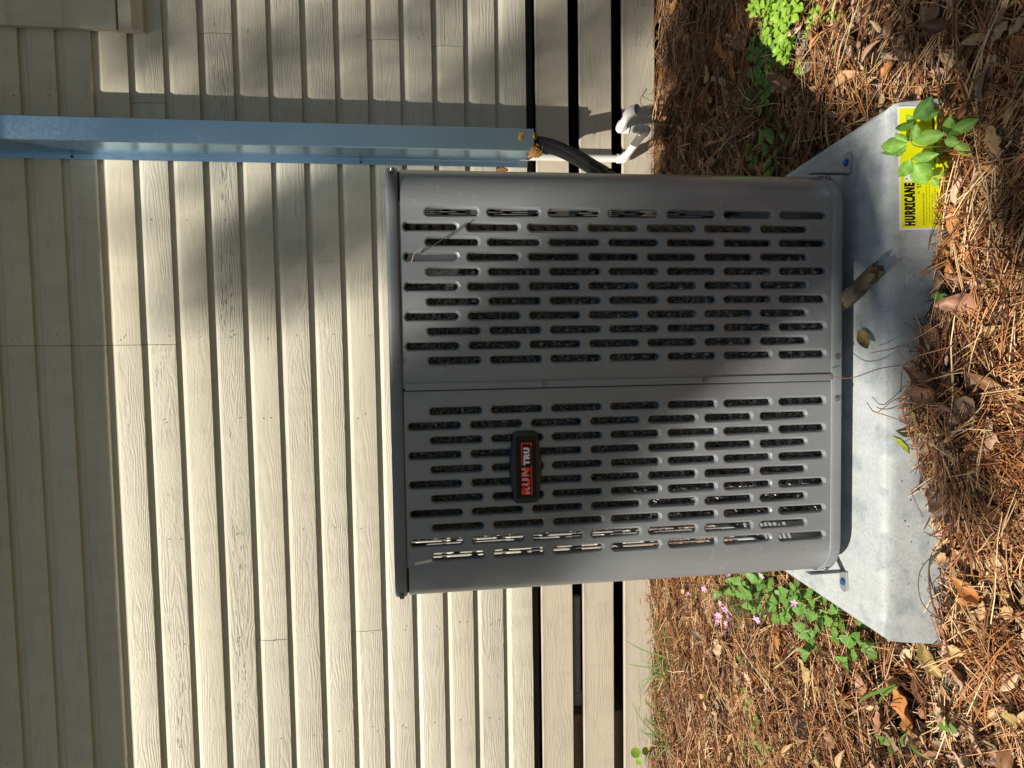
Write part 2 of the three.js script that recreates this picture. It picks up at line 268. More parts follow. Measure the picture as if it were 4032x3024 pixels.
// ---------------------------------------------------------------- condenser
const AC = thing('air_conditioner', 'grey louvred outdoor air conditioner unit with black nameplate on concrete pad', 'air conditioner', [0, 0, 0], 0.0164);
{
  const R = 0.07, HWd = 0.3815, D = 0.74, Y0 = 0.0105, Y1 = 0.8005;
  const slotL = 0.098, slotW = 0.0196, cp = 0.0254, vp = 0.10738, yA = 0.0691, yB = 0.1061, g0 = 0.0438;
  function slotPath(cx, cy) { const p = new THREE.Path(), r = slotW / 2, h = slotL / 2 - r; p.moveTo(cx + r, cy - h); p.lineTo(cx + r, cy + h); p.absarc(cx, cy + h, r, 0, Math.PI, false); p.lineTo(cx - r, cy - h); p.absarc(cx, cy - h, r, Math.PI, 2 * Math.PI, false); return p; }
  function louvre(x0, x1, cols, th = 0.0058, bs = 0.0042) { // cols: [x, phase]
    const s = new THREE.Shape(); s.moveTo(x0, Y0); s.lineTo(x1, Y0); s.lineTo(x1, Y1); s.lineTo(x0, Y1); s.closePath();
    for (const [x, ph] of cols) for (let j = 0; j < 7; j++) s.holes.push(slotPath(x, (ph ? yB : yA) + j * vp));
    const g = new THREE.ExtrudeGeometry(s, { depth: th > 0.004 ? 0.0025 : 0.0008, bevelEnabled: true, bevelThickness: th, bevelSize: bs, bevelOffset: 0, bevelSegments: 3, curveSegments: 7 });
    g.translate(0, 0, -(th > 0.004 ? 0.0025 : 0.0008) - th); const q = toCreasedNormals(g, 0.9), P = q.attributes.position, N = q.attributes.normal, a = new THREE.Vector3(), b = new THREE.Vector3(), c = new THREE.Vector3();
    for (let i = 0; i < P.count; i += 3) { a.fromBufferAttribute(P, i); b.fromBufferAttribute(P, i + 1).sub(a); c.fromBufferAttribute(P, i + 2).sub(a); b.cross(c).normalize(); if (Math.abs(b.z) > 0.999) for (let k = 0; k < 3; k++) N.setXYZ(i + k, 0, 0, Math.sign(b.z)); }
    return q;
  }
  function corner(cx, cz, a0, a1) { // quarter round, outer and inner skin
    const n = 14, gs = []; for (const r of [R, R - 0.0015]) { const pos = [], nor = [], uv = [], idx = []; for (let i = 0; i <= n; i++) { const a = a0 + (a1 - a0) * i / n; for (const y of [Y0, Y1]) { pos.push(cx + r * Math.sin(a), y, cz + r * Math.cos(a)); nor.push(Math.sin(a), 0, Math.cos(a)); uv.push(a * R, y); } if (i < n) idx.push(i * 2, i * 2 + 2, i * 2 + 1, i * 2 + 1, i * 2 + 2, i * 2 + 3); }
      const g = new THREE.BufferGeometry(); g.setAttribute('position', new THREE.Float32BufferAttribute(pos, 3)); g.setAttribute('normal', new THREE.Float32BufferAttribute(nor, 3)); g.setAttribute('uv', new THREE.Float32BufferAttribute(uv, 2)); g.setIndex(idx); gs.push(g); }
    return clean(gs);
  }
  const colsR = [], colsL = []; for (let k = 0; k <= 10; k++) { colsR.push([g0 + (10 - k) * cp, k % 2]); colsL.push([-(g0 + k * cp), k % 2]); }
  const sideCols = []; for (let k = 0; k < 22; k++) sideCols.push([-0.1 - k * 0.0254, k % 2]);
  const mkSide = (s) => { // panel in the plane x = s*HWd running from z=-R to z=-D+R
    const g = louvre(R, D - R, sideCols.map(([x, p]) => [-x, p]), 0.0012, 0.001); g.rotateY(s > 0 ? Math.PI / 2 : -Math.PI / 2);
    if (s > 0) g.translate(HWd, 0, 0); else { g.translate(-HWd, 0, -D); } return g; };
  const right = clean([louvre(-0.0008, HWd - R + 0.0005, colsR), corner(HWd - R, -R, 0, Math.PI / 2), mkSide(1), corner(HWd - R, -D + R, Math.PI / 2, Math.PI)]);
  const left = clean([louvre(-HWd + R - 0.0005, -0.0105, colsL), corner(-HWd + R, -R, -Math.PI / 2, 0), mkSide(-1), corner(-HWd + R, -D + R, -Math.PI, -Math.PI / 2)]);
  part('louvre_panel', right, M.gray, AC); part('louvre_panel', left, M.gray, AC);
  part('seam_flange', rbox(-0.0065, 0.0058, Y0 + 0.0005, Y1 - 0.0005, -0.006, 0.0034, 0.0015), M.gray, AC);
  part('seam_shade', box(-0.014, -0.004, Y0, Y1, -0.012, -0.007), M.dark, AC);  // black strip added behind the seam to draw its shadow gap
  part('back_panel', box(-HWd + R, HWd - R, Y0, Y1, -D, -D + 0.002), M.gray, AC);
  function rr2(hw, d0, d1, r) { const s = new THREE.Shape(); s.moveTo(-hw + r, -d0); s.lineTo(hw - r, -d0); s.absarc(hw - r, -d0 + r, r, -Math.PI / 2, 0, false); s.lineTo(hw, -d1 - r); s.absarc(hw - r, -d1 - r, r, 0, Math.PI / 2, false); s.lineTo(-hw + r, -d1); s.absarc(-hw + r, -d1 - r, r, Math.PI / 2, Math.PI, false); s.lineTo(-hw, -d0 + r); s.absarc(-hw + r, -d0 + r, r, Math.PI, 1.5 * Math.PI, false); return s; }
  function slab(hw, zf, zb, r, y0, y1, bev) { // shape in x,-z; lifted to y
    const g = new THREE.ExtrudeGeometry(rr2(hw - bev, zf - bev, zb + bev, r), { depth: y1 - y0 - 2 * bev, bevelEnabled: true, bevelSize: bev, bevelThickness: bev, bevelSegments: 4, curveSegments: 14 });
    g.rotateX(-Math.PI / 2); g.translate(0, y0 + bev, 0); return toCreasedNormals(g, 0.7); }
  part('base_pan', slab(HWd + 0.0022, 0.0022, -D - 0.002, R, -0.0085, 0.012, 0.0015), M.gray, AC);
  part('gap_shade', slab(HWd - 0.003, -0.003, -D + 0.003, R, 0.799, 0.8045, 0.0004), M.dark, AC);  // black slab painting in the shadow line under the cover lip
  part('top_cover', slab(HWd + 0.0042, 0.0042, -D - 0.003, R + 0.002, 0.8035, 0.825, 0.006), M.grayCap, AC);
  // fan opening with its wire guard on top
  const rings = []; for (let k = 0; k < 10; k++) { const g = new THREE.TorusGeometry(0.06 + k * 0.026, 0.0008, 5, 48); g.rotateX(Math.PI / 2); g.translate(0, 0.8257, -D / 2); rings.push(g); }
  for (let k = 0; k < 8; k++) { const g = new THREE.CylinderGeometry(0.0008, 0.0008, 0.59, 5); g.rotateZ(Math.PI / 2); g.rotateY(k * Math.PI / 8); g.translate(0, 0.8256, -D / 2); rings.push(g); }
  part('fan_guard', clean(rings), M.screw, AC);
  { const g = new THREE.CylinderGeometry(0.29, 0.29, 0.001, 48); g.translate(0, 0.8248, -D / 2); part('fan_opening', g, M.dark, AC); }
  // feet
  for (const [x, z] of [[-0.28, -0.09], [0.28, -0.09], [-0.28, -0.62], [0.28, -0.62]]) { const g = new THREE.CylinderGeometry(0.025, 0.03, 0.0365, 16); g.translate(x, -0.0267, z); part('foot', g, M.rubber, AC); }
  // coil: stacked finned tubes round a rounded rectangle
  const coil = [], cr = 0.11, ch = 0.29, cf = -0.034, cb = -0.67;
  { const path = []; const arc = (cx, cz, a0) => { for (let i = 0; i <= 7; i++) { const a = a0 + Math.PI / 2 * i / 7; path.push([cx + cr * Math.sin(a), 0, cz + cr * Math.cos(a)]); } };
    const line = (x0, z0, x1, z1, n) => { for (let i = 1; i < n; i++) path.push([x0 + (x1 - x0) * i / n, 0, z0 + (z1 - z0) * i / n]); };
    arc(ch - cr, cf - cr, 0); line(ch, cf - cr, ch, cb + cr, 6); arc(ch - cr, cb + cr, Math.PI / 2); line(ch - cr, cb, -ch + cr, cb, 6); arc(-ch + cr, cb + cr, Math.PI); line(-ch, cb + cr, -ch, cf - cr, 6); arc(-ch + cr, cf - cr, 1.5 * Math.PI); line(-ch + cr, cf, ch - cr, cf, 6);
    for (let k = 0; k < 33; k++) { const g = tube(path.map(([x, , z]) => [x, 0.022 + k * 0.0238, z]), 0.0134, 110, 8, true); const U = g.attributes.uv; for (let i = 0; i < U.count; i++) U.setXY(i, U.getX(i) * 9 + k * 0.37, U.getY(i) * 0.4 + k * 0.21); coil.push(g); } }
  part('condenser_coil', clean(coil), M.coil, AC);
  // spiny fins that glint through the slots
  { reseed(99); const gs = []; const fin = new THREE.BoxGeometry(0.0006, 0.008, 0.0008); fin.translate(0, 0.004, 0);
    const n = 52000, im = new THREE.InstancedMesh(fin, std({ color: lin(0.72, 0.71, 0.7), metalness: 0.85, roughness: 0.3 }), n), o = new THREE.Object3D();
    for (let i = 0; i < n; i++) { const k = Math.floor(rnd() * 33), x = rr(-0.265, 0.265), a = rr(-1.2, 1.2); let z = cf, nx = 0; if (Math.abs(x) > 0.18) { const s = (Math.abs(x) - 0.18) / 0.11; nx = Math.sign(x) * s; z = cf - cr + cr * Math.sqrt(1 - s * s); }
      o.position.set(x, 0.022 + k * 0.0238 + 0.0125 * Math.sin(a), z + 0.0125 * Math.cos(a)); o.rotation.set(Math.PI / 2 - a + rr(-0.35, 0.35), 0, rr(-0.35, 0.35) - nx * 0.8); o.updateMatrix(); im.setMatrixAt(i, o.matrix); }
    im.name = 'coil_fins'; im.userData.kind = 'stuff'; shade(im); AC.add(im); }
  for (const [x, z] of [[-0.345, -0.1], [0.342, -0.1], [0.345, -0.65], [-0.345, -0.65]]) part('corner_post', box(x - 0.003, x + 0.003, 0.012, 0.803, z - 0.006, z + 0.006), M.dark, AC);
  // screws
  function screw(x, y, z, ax) { const gs = [new THREE.CylinderGeometry(0.0056, 0.006, 0.0014, 14), new THREE.CylinderGeometry(0.0038, 0.004, 0.0045, 6)]; gs[1].translate(0, 0.0022, 0); const g = clean(gs); g.rotateX(Math.PI / 2); if (ax) g.rotateY(ax); g.translate(x, y, z); part('screw', g, M.screw, AC); }
  for (const [x, y, z, a] of [[0.039, 0.8135, 0.0038, 0], [-0.0405, 0.8135, 0.0038, 0], [0.0376, 0.0005, 0.0025, 0], [-0.0405, 0.0005, 0.0025, 0], [0.0, 0.5568, 0.0025, 0], [0, 0.2614, 0.0025, 0], [0.3725, 0.8135, -0.026, 1.05], [-0.3725, 0.8135, -0.026, -1.05], [0.373, 0.0015, -0.03, 1.1], [-0.373, 0.0015, -0.03, -1.1]]) screw(x, y, z, a);
  // nameplate
  const s = new THREE.Shape(), bx = 0.0625, by = 0.021, bm = 0.0272; // barrel outline
  s.moveTo(-bx + 0.008, -by); s.quadraticCurveTo(0, -2 * bm + by, bx - 0.008, -by); s.quadraticCurveTo(bx, -by, bx, -by + 0.009); s.lineTo(bx, by - 0.009); s.quadraticCurveTo(bx, by, bx - 0.008, by); s.quadraticCurveTo(0, 2 * bm - by, -bx + 0.008, by); s.quadraticCurveTo(-bx, by, -bx, by - 0.009); s.lineTo(-bx, -by + 0.009); s.quadraticCurveTo(-bx, -by, -bx + 0.008, -by);
  const bg = new THREE.ExtrudeGeometry(s, { depth: 0.006, bevelEnabled: true, bevelThickness: 0.0022, bevelSize: 0.0022, bevelOffset: -0.0012, bevelSegments: 4, curveSegments: 12 });
  const badge = new THREE.Group(); badge.name = 'nameplate'; badge.position.set(-0.1455, 0.5935, 0.0015); AC.add(badge);
  part('plate', toCreasedNormals(bg, 0.6), M.black, badge);
  const c = document.createElement('canvas'); c.width = 1024; c.height = 400; const x = c.getContext('2d');
  x.fillStyle = '#0d0c0c'; x.fillRect(0, 0, 1024, 400);
  const RED = '#ff3a2c';
  const t = document.createElement('canvas'); t.width = 1024; t.height = 400; const y = t.getContext('2d');
  y.font = 'bold 150px sans-serif'; y.textBaseline = 'alphabetic';
  const fit = (ctx, str, x0, y0, wd, ht, col) => { ctx.save(); ctx.font = '900 200px sans-serif'; const m = ctx.measureText(str); ctx.translate(x0, y0); ctx.scale(wd / m.width, ht / 146); ctx.fillStyle = col; ctx.fillText(str, 0, 0); ctx.strokeStyle = col; ctx.lineWidth = 9; ctx.strokeText(str, 0, 0); ctx.restore(); };
  fit(y, 'RUN', 45, 262, 470, 158, RED);
  y.globalCompositeOperation = 'source-atop'; y.fillStyle = '#f2e9e6';
  for (let k = 0; k < 7; k++) { const x0 = [40, 40, 60, 120, 190, 280, 330][k]; y.fillRect(40, 262 - k * 12 - 5, 180 - k * 12 + (k > 3 ? 300 : 0), 6.5 - k * 0.5); }
  for (let k = 0; k < 6; k++) y.fillRect(215, 175 - k * 12, 310, 4.2);
  for (let k = 0; k < 5; k++) y.fillRect(200, 235 - k * 12, 150, 3.4);
  x.drawImage(t, 0, 0);
  fit(x, 'TRU', 545, 262, 300, 112, '#f3f3f3');
  x.fillStyle = RED; x.fillRect(40, 290, 500, 24); x.fillRect(545, 100, 370, 22); x.fillRect(893, 100, 24, 214); x.fillRect(850, 290, 67, 24);
  fit(x, 'BY TRANE', 558, 312, 275, 22, '#b3211c'); x.font = '20px sans-serif'; x.fillStyle = '#8a1a16'; x.fillText('TM', 930, 118);
  const bt = new THREE.CanvasTexture(c); bt.colorSpace = THREE.SRGBColorSpace;
  const pg = new THREE.PlaneGeometry(0.1085, 0.0352); pg.translate(0.0005, -0.0005, 0.0087); part('print', pg, phy({ map: bt, roughness: 0.4, clearcoat: 0.1, clearcoatRoughness: 0.2, specularIntensity: 0.5 }), badge);
  // paper tag hanging behind the slots, scrape of pale paint
  const tg = new THREE.PlaneGeometry(0.055, 0.09, 6, 6); { const P = tg.attributes.position; for (let i = 0; i < P.count; i++) P.setZ(i, 0.004 * Math.sin(P.getX(i) * 60 + P.getY(i) * 30)); } tg.computeVertexNormals(); tg.rotateZ(-0.35); tg.translate(0.212, 0.746, -0.018); part('paper_tag', tg, M.paper, AC);
  const sc = new THREE.BoxGeometry(0.0045, 0.03, 0.0008); sc.rotateZ(0.14); sc.translate(-0.3055, 0.775, 0.0004); part('paint_scrape', sc, M.white, AC);
}

// ---------------------------------------------------------------- pad
const padTop = -0.045;
{
  const top = [[-0.47, 0.079], [0.474, 0.063], [0.36, -0.84], [-0.445, -0.84]];
  const pad = thing('equipment_pad', 'pale grey concrete equipment pad under the air conditioner with yellow label', 'concrete pad');
  const c = [0, -0.38], lv = [[-0.2, 0.02], [-0.165, 0.017], [-0.07, 0.008], [-0.058, 0.0055], [-0.051, 0.0015], [-0.0468, -0.005], [-0.045, -0.014]];
  const pos = [], uv = [], idx = [], NS = 24; // points along each side
  const ring = (y, o) => { const q = []; for (let k = 0; k < 4; k++) { const a = top[k], b = top[(k + 1) % 4]; const off = (p) => [p[0] + Math.sign(p[0]) * o, p[1] + (p[1] > -0.3 ? o : -o)]; const A = off(a), B = off(b); for (let i = 0; i < NS; i++) { const t = i / NS; let e = Math.min(t, 1 - t) * Math.hypot(B[0] - A[0], B[1] - A[1]); q.push([A[0] + (B[0] - A[0]) * t, y, A[1] + (B[1] - A[1]) * t]); } } return q; };
  lv.forEach(([y, o]) => ring(y, o).forEach((p) => { pos.push(...p); uv.push(p[0] * 1.1, (p[2] - p[1]) * 1.1); }));
  const N = 4 * NS; for (let l = 0; l < lv.length - 1; l++) for (let i = 0; i < N; i++) { const a = l * N + i, b = l * N + (i + 1) % N; idx.push(a, b, a + N, b, b + N, a + N); }
  const g = new THREE.BufferGeometry(); g.setAttribute('position', new THREE.Float32BufferAttribute(pos, 3)); g.setAttribute('uv', new THREE.Float32BufferAttribute(uv, 2)); g.setIndex(idx);
  const top2 = ring(padTop, -0.014), tp = [], tu = [], ti = []; tp.push(c[0], padTop, c[1]); tu.push(0, c[1] * 1.1); top2.forEach((p) => { tp.push(...p); tu.push(p[0] * 1.1, (p[2] - p[1]) * 1.1); }); for (let i = 0; i < N; i++) ti.push(0, 1 + i, 1 + (i + 1) % N);
  const g2 = new THREE.BufferGeometry(); g2.setAttribute('position', new THREE.Float32BufferAttribute(tp, 3)); g2.setAttribute('uv', new THREE.Float32BufferAttribute(tu, 2)); g2.setIndex(ti);
  const gg = toCreasedNormals(clean([toCreasedNormals(g, 1), (g2.computeVertexNormals(), g2)]), 0.6);
  part('slab', gg, M.pad, pad);
  // small drip holes / chips on the front face
  const pits = []; reseed(5); const faceZ = (x, y) => 0.071 - 0.017 * x + 0.008 + (-0.07 - y) * 0.0947;
  for (let k = 0; k < 15; k++) { const x = rr(-0.45, 0.2), y = rr(-0.15, -0.075); const q = new THREE.SphereGeometry(rr(0.001, 0.002), 6, 5); q.scale(1.3, 1, 0.4); q.translate(x, y, faceZ(x, y)); pits.push(q); }
  part('dirt_specks', clean(pits), M.dark, pad).userData.kind = 'stuff';
  // yellow label
  const cv = document.createElement('canvas'); cv.width = 1500; cv.height = 680; const x = cv.getContext('2d');
  x.fillStyle = '#e9e9df'; x.fillRect(0, 0, 1500, 680); x.fillStyle = '#e8ea12'; x.fillRect(26, 24, 1448, 632);
  x.fillStyle = '#0b0b0b'; x.save(); x.font = '900 150px sans-serif'; let m = x.measureText('HURRICANE'); x.translate(48, 196); x.scale(530 / m.width, 1.13); x.fillText('HURRICANE', 0, 0); x.lineWidth = 8; x.strokeText('HURRICANE', 0, 0); x.restore();
  x.fillStyle = '#f4f4ee'; x.fillRect(596, 72, 120, 124); x.fillStyle = '#0b0b0b'; x.font = 'bold 44px sans-serif'; x.fillText('P', 611, 118);
  x.font = 'bold 40px sans-serif'; x.fillText('is', 440, 262); x.font = 'bold 78px sans-serif'; x.fillText('15', 500, 284);
  x.font = 'bold 27px sans-serif'; x.fillText('INSTALLATION INSTRUCTIONS', 56, 320); x.font = '25px sans-serif';
  ['1. Choose appropriate equipment pad size and', '    wind load requirements in your area. Go to', '    required and engineering tables.', '2. Level the pad on the ground and place', '    equipment on the pad.', '3. Secure the equipment to the pad', '    the fasteners, methods and bolts', '    engineered pad tables.'].forEach((s, i) => x.fillText(s, 56, 356 + i * 37));
  x.strokeStyle = '#555'; x.lineWidth = 3; x.strokeRect(50, 38, 30, 22); x.font = 'bold 54px sans-serif'; x.fillText('D', 585, 560);
  const lt = new THREE.CanvasTexture(cv); lt.colorSpace = THREE.SRGBColorSpace; lt.anisotropy = 8;
  const lg = new THREE.PlaneGeometry(0.214, 0.0965, 24, 10); const P = lg.attributes.position;
  for (let i = 0; i < P.count; i++) { const px = 0.368 + P.getX(i) + (P.getY(i)) * -0.02, py = -0.1115 + P.getY(i) + P.getX(i) * 0.03; P.setXYZ(i, px, py, faceZ(px, py) + 0.0014 + 0.0007 * fbm(px * 60, py * 60, 4, 2)); }
  lg.computeVertexNormals(); part('instruction_label', lg, phy({ map: lt, roughness: 0.4, clearcoat: 0.3, clearcoatRoughness: 0.3 }), pad, 'yellow and black instruction label on the front of the pad');
  // hold-down brackets
  for (const [s, nm] of [[1, 'right'], [-1, 'left']]) {
    const b = thing('hold_down_bracket', `galvanized angle bracket bolted to pad at the ${nm} front corner of the air conditioner`, 'bracket', [0, 0, 0], 0.0164);
    const X = s * 0.3845; part('strap', rbox(Math.min(X, X + s * 0.0022), Math.max(X, X + s * 0.0022), padTop + 0.002, 0.03, -0.055, -0.036, 0.0009), M.zincDull, b);
    const sh = new THREE.Shape(); sh.moveTo(0, -0.012); sh.lineTo(0.028, -0.012); sh.absarc(0.028, 0, 0.012, -Math.PI / 2, Math.PI / 2, false); sh.lineTo(0, 0.012); sh.closePath();
    const g = new THREE.ExtrudeGeometry(sh, { depth: 0.0016, bevelEnabled: true, bevelSize: 0.0004, bevelThickness: 0.0004, bevelSegments: 1 }); g.rotateX(-Math.PI / 2); g.rotateY(s > 0 ? -0.18 : Math.PI + 0.05); g.translate(X, padTop + 0.0012, -0.042); part('foot', toCreasedNormals(g, 0.6), M.zincDull, b);
    const h = new THREE.CylinderGeometry(0.006, 0.006, 0.004, 6); h.rotateY(0.3); h.translate(s * 0.405, padTop + 0.0055, -0.041); const w = new THREE.CylinderGeometry(0.0076, 0.0078, 0.0012, 18); w.translate(s * 0.405, padTop + 0.0036, -0.041); part('bolt', clean([h, w]), M.blue, b, 'blue coated hex bolt');
  }
}

// ---------------------------------------------------------------- line set cover, hose, drain
{
  const cov = thing('line_set_cover', 'galvanized sheet metal pipe cover running down the siding', 'pipe cover');
  const yb = 0.3255, yt = 3.13;
  function strip(pts, x0, y0, y1, th = 0.0011) { // open profile in x,z extruded upright
    const a = pts, n = a.length, s = new THREE.Shape(); s.moveTo(a[0][0], -a[0][1]); for (let i = 1; i < n; i++) s.lineTo(a[i][0], -a[i][1]);
    for (let i = n - 1; i >= 0; i--) { const p = a[Math.max(0, i - 1)], q = a[Math.min(n - 1, i + 1)], dx = q[0] - p[0], dz = q[1] - p[1], l = Math.hypot(dx, dz); s.lineTo(a[i][0] + dz / l * th, -(a[i][1] - dx / l * th)); }
    s.closePath(); const g = new THREE.ExtrudeGeometry(s, { depth: y1 - y0, bevelEnabled: false, steps: 20 }); g.rotateX(-Math.PI / 2); g.translate(0, y0, 0);
    const U = g.attributes.uv, P = g.attributes.position; for (let i = 0; i < P.count; i++) { P.setX(i, P.getX(i) + 0.0015 * (vnoise(P.getY(i) * 3.1, P.getZ(i) * 30, 4) - 0.5)); P.setZ(i, P.getZ(i) + 0.002 * (vnoise(P.getY(i) * 4.3, P.getX(i) * 20, 6) - 0.5)); U.setXY(i, (P.getX(i) + P.getZ(i)) * 3, P.getY(i) * 3); }
    return toCreasedNormals(g, 0.4);
  }
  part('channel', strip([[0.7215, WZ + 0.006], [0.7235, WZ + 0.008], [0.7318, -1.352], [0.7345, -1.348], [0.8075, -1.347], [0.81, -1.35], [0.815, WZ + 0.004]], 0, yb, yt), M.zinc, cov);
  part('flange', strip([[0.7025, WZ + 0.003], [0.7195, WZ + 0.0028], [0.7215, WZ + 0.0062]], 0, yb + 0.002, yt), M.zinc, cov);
  for (const y of [0.935, 1.9]) { const g = new THREE.CylinderGeometry(0.004, 0.0045, 0.004, 6); g.rotateX(Math.PI / 2); g.translate(0.7105, y, WZ + 0.0055); part('screw', g, M.dark, cov); }
  // expanding foam squeezed out of the end, and dabs of it
  function blob(cx, cy, cz, sx, sy, sz, k, a = 0.45) { const g = new THREE.IcosahedronGeometry(1, 4), P = g.attributes.position, v = new THREE.Vector3(); for (let i = 0; i < P.count; i++) { v.fromBufferAttribute(P, i).normalize(); const r = 0.75 + a * fbm(v.x * 3 + 9 + k, v.y * 3 + v.z * 2.3 + 9, k, 4); P.setXYZ(i, cx + v.x * r * sx, cy + v.y * r * sy, cz + v.z * r * sz); } const q = mergeVertices(g.deleteAttribute('normal').deleteAttribute('uv'), 1e-5); q.computeVertexNormals(); const n = new Float32Array(q.attributes.position.count * 2); for (let i = 0; i < n.length / 2; i++) { n[2 * i] = q.attributes.position.getX(i) * 9; n[2 * i + 1] = q.attributes.position.getY(i) * 9 + q.attributes.position.getZ(i) * 5; } q.setAttribute('uv', new THREE.Float32BufferAttribute(n, 2)); return q; }
  part('foam_sealant', clean([blob(0.766, 0.33, -1.405, 0.034, 0.016, 0.04, 2, 0.9), blob(0.746, 0.316, -1.385, 0.022, 0.026, 0.028, 5, 0.9), blob(0.74, 0.324, -1.365, 0.012, 0.02, 0.018, 6, 0.9), blob(0.786, 0.325, -1.375, 0.016, 0.014, 0.024, 9, 0.9), blob(0.757, 0.306, -1.38, 0.012, 0.018, 0.016, 12, 0.9)]), M.foam, cov, 'lumpy orange expanding foam in the lower end of the cover');
  part('foam_dab', clean([blob(0.779, 0.372, -1.3465, 0.012, 0.009, 0.0035, 3), blob(0.792, 0.366, -1.3465, 0.006, 0.012, 0.003, 4)]), M.foam, cov);
  part('foam_smear', clean([blob(0.693, 0.422, WZ + 0.001, 0.009, 0.022, 0.003, 7)]), M.foam, cov);
  part('foam_smear', clean([blob(0.823, 0.365, WZ + 0.002, 0.006, 0.026, 0.006, 8)]), M.foam, cov);

  const hose = thing('refrigerant_hose', 'black insulated refrigerant hose curving from pipe cover to the air conditioner', 'hose');
  const hp = [[0.768, 0.36, -1.405], [0.766, 0.312, -1.395], [0.742, 0.258, -1.33], [0.688, 0.205, -1.23], [0.628, 0.165, -1.13], [0.575, 0.142, -1.03], [0.47, 0.13, -0.88], [0.33, 0.14, -0.722]];
  part('insulation', tube(hp, 0.0255, 60, 18), M.rubber, hose);
  part('second_line', tube(hp.map(([x, y, z], i) => [x + 0.02, y + 0.017 - (i > 5 ? 0.01 : 0), z]), 0.0125, 60, 12), M.rubber, hose);
  const cu = new THREE.CatmullRomCurve3(hp.map(V));
  for (const t of [0.12, 0.55]) { const p = cu.getPointAt(t), d = cu.getTangentAt(t), g = new THREE.TorusGeometry(0.0268, 0.0024, 6, 28); g.lookAt(d); g.translate(p.x, p.y, p.z); const k = new THREE.BoxGeometry(0.007, 0.007, 0.006); k.translate(p.x + 0.006, p.y + 0.018, p.z + 0.02); part('cable_tie', clean([g, k]), M.black, hose); }

  const pvc = thing('drain_pipe', 'white plastic condensate drain pipe with elbows stepping out from the wall', 'drain pipe');
  const A = V([0.738, -0.037, -1.455]), B = V([0.777, -0.037, -1.201]), C = V([0.779, 0.0528, -1.201]), Dp = V([0.8026, 0.0528, -1.0935]), r = 0.0135;
  const pipe = (p, q, rad = r) => { const d = q.clone().sub(p), g = new THREE.CylinderGeometry(rad, rad, d.length(), 22); g.translate(0, d.length() / 2, 0); g.applyQuaternion(new THREE.Quaternion().setFromUnitVectors(new THREE.Vector3(0, 1, 0), d.normalize())); g.translate(p.x, p.y, p.z); return g; };
  const toward = (p, q, l) => p.clone().add(q.clone().sub(p).normalize().multiplyScalar(l));
  part('pipe', pipe(V([0.738, 0.36, -1.455]), toward(A, V([0.738, 0.36, -1.455]), 0.01)), M.pvc, pvc); part('pipe', pipe(A, B), M.pvc, pvc); part('pipe', pipe(B, C), M.pvc, pvc); part('pipe', pipe(C, Dp), M.pvc, pvc);
  const elbow = (p, a, b) => { const l = 0.026, R2 = 0.0175, s = toward(p, a, l), e = toward(p, b, l), s1 = toward(p, a, 0.013), e1 = toward(p, b, 0.013); const cv = new THREE.QuadraticBezierCurve3(s1, p, e1), gs = [new THREE.TubeGeometry(cv, 12, R2 - 0.0008, 20, false), pipe(s1, s, R2), pipe(e1, e, R2)]; const lip = (q, o) => { const d = q.clone().sub(o).normalize(), g = new THREE.TorusGeometry(R2 - 0.0012, 0.0014, 8, 24); g.lookAt(d); g.translate(q.x, q.y, q.z); return g; }; gs.push(lip(s, p), lip(e, p)); const sp = new THREE.SphereGeometry(R2 - 0.001, 18, 14); sp.translate(p.x, p.y, p.z); gs.push(sp); return clean(gs); };
  part('elbow', elbow(A, V([0.738, 0.36, -1.455]), B), M.pvc, pvc); part('elbow', elbow(B, A, C), M.pvc, pvc); part('elbow', elbow(C, B, Dp), M.pvc, pvc);
  { // last elbow is open and points down, out and a little right
    const dn = V([0.0, -0.55, 0.83]).normalize(), e = Dp.clone().addScaledVector(dn, 0.03), s1 = toward(Dp, C, 0.026), s2 = toward(Dp, C, 0.012), e1 = Dp.clone().addScaledVector(dn, 0.012);
    const gs = [pipe(s2, s1, 0.0175), new THREE.TubeGeometry(new THREE.QuadraticBezierCurve3(s2, Dp, e1), 12, 0.0172, 20, false)];
    const tubeOpen = (p, q, rad) => { const d = q.clone().sub(p), g = new THREE.CylinderGeometry(rad, rad, d.length(), 24, 1, true); g.translate(0, d.length() / 2, 0); g.applyQuaternion(new THREE.Quaternion().setFromUnitVectors(new THREE.Vector3(0, 1, 0), d.normalize())); g.translate(p.x, p.y, p.z); return g; };
    gs.push(tubeOpen(e1, e, 0.0178), tubeOpen(e1, e, 0.0146)); const lip = new THREE.RingGeometry(0.0146, 0.0178, 24); lip.lookAt(dn); lip.translate(e.x, e.y, e.z); gs.push(lip);
    part('elbow', clean(gs), M.pvc, pvc, 'open end of the drain pipe facing down'); }
}

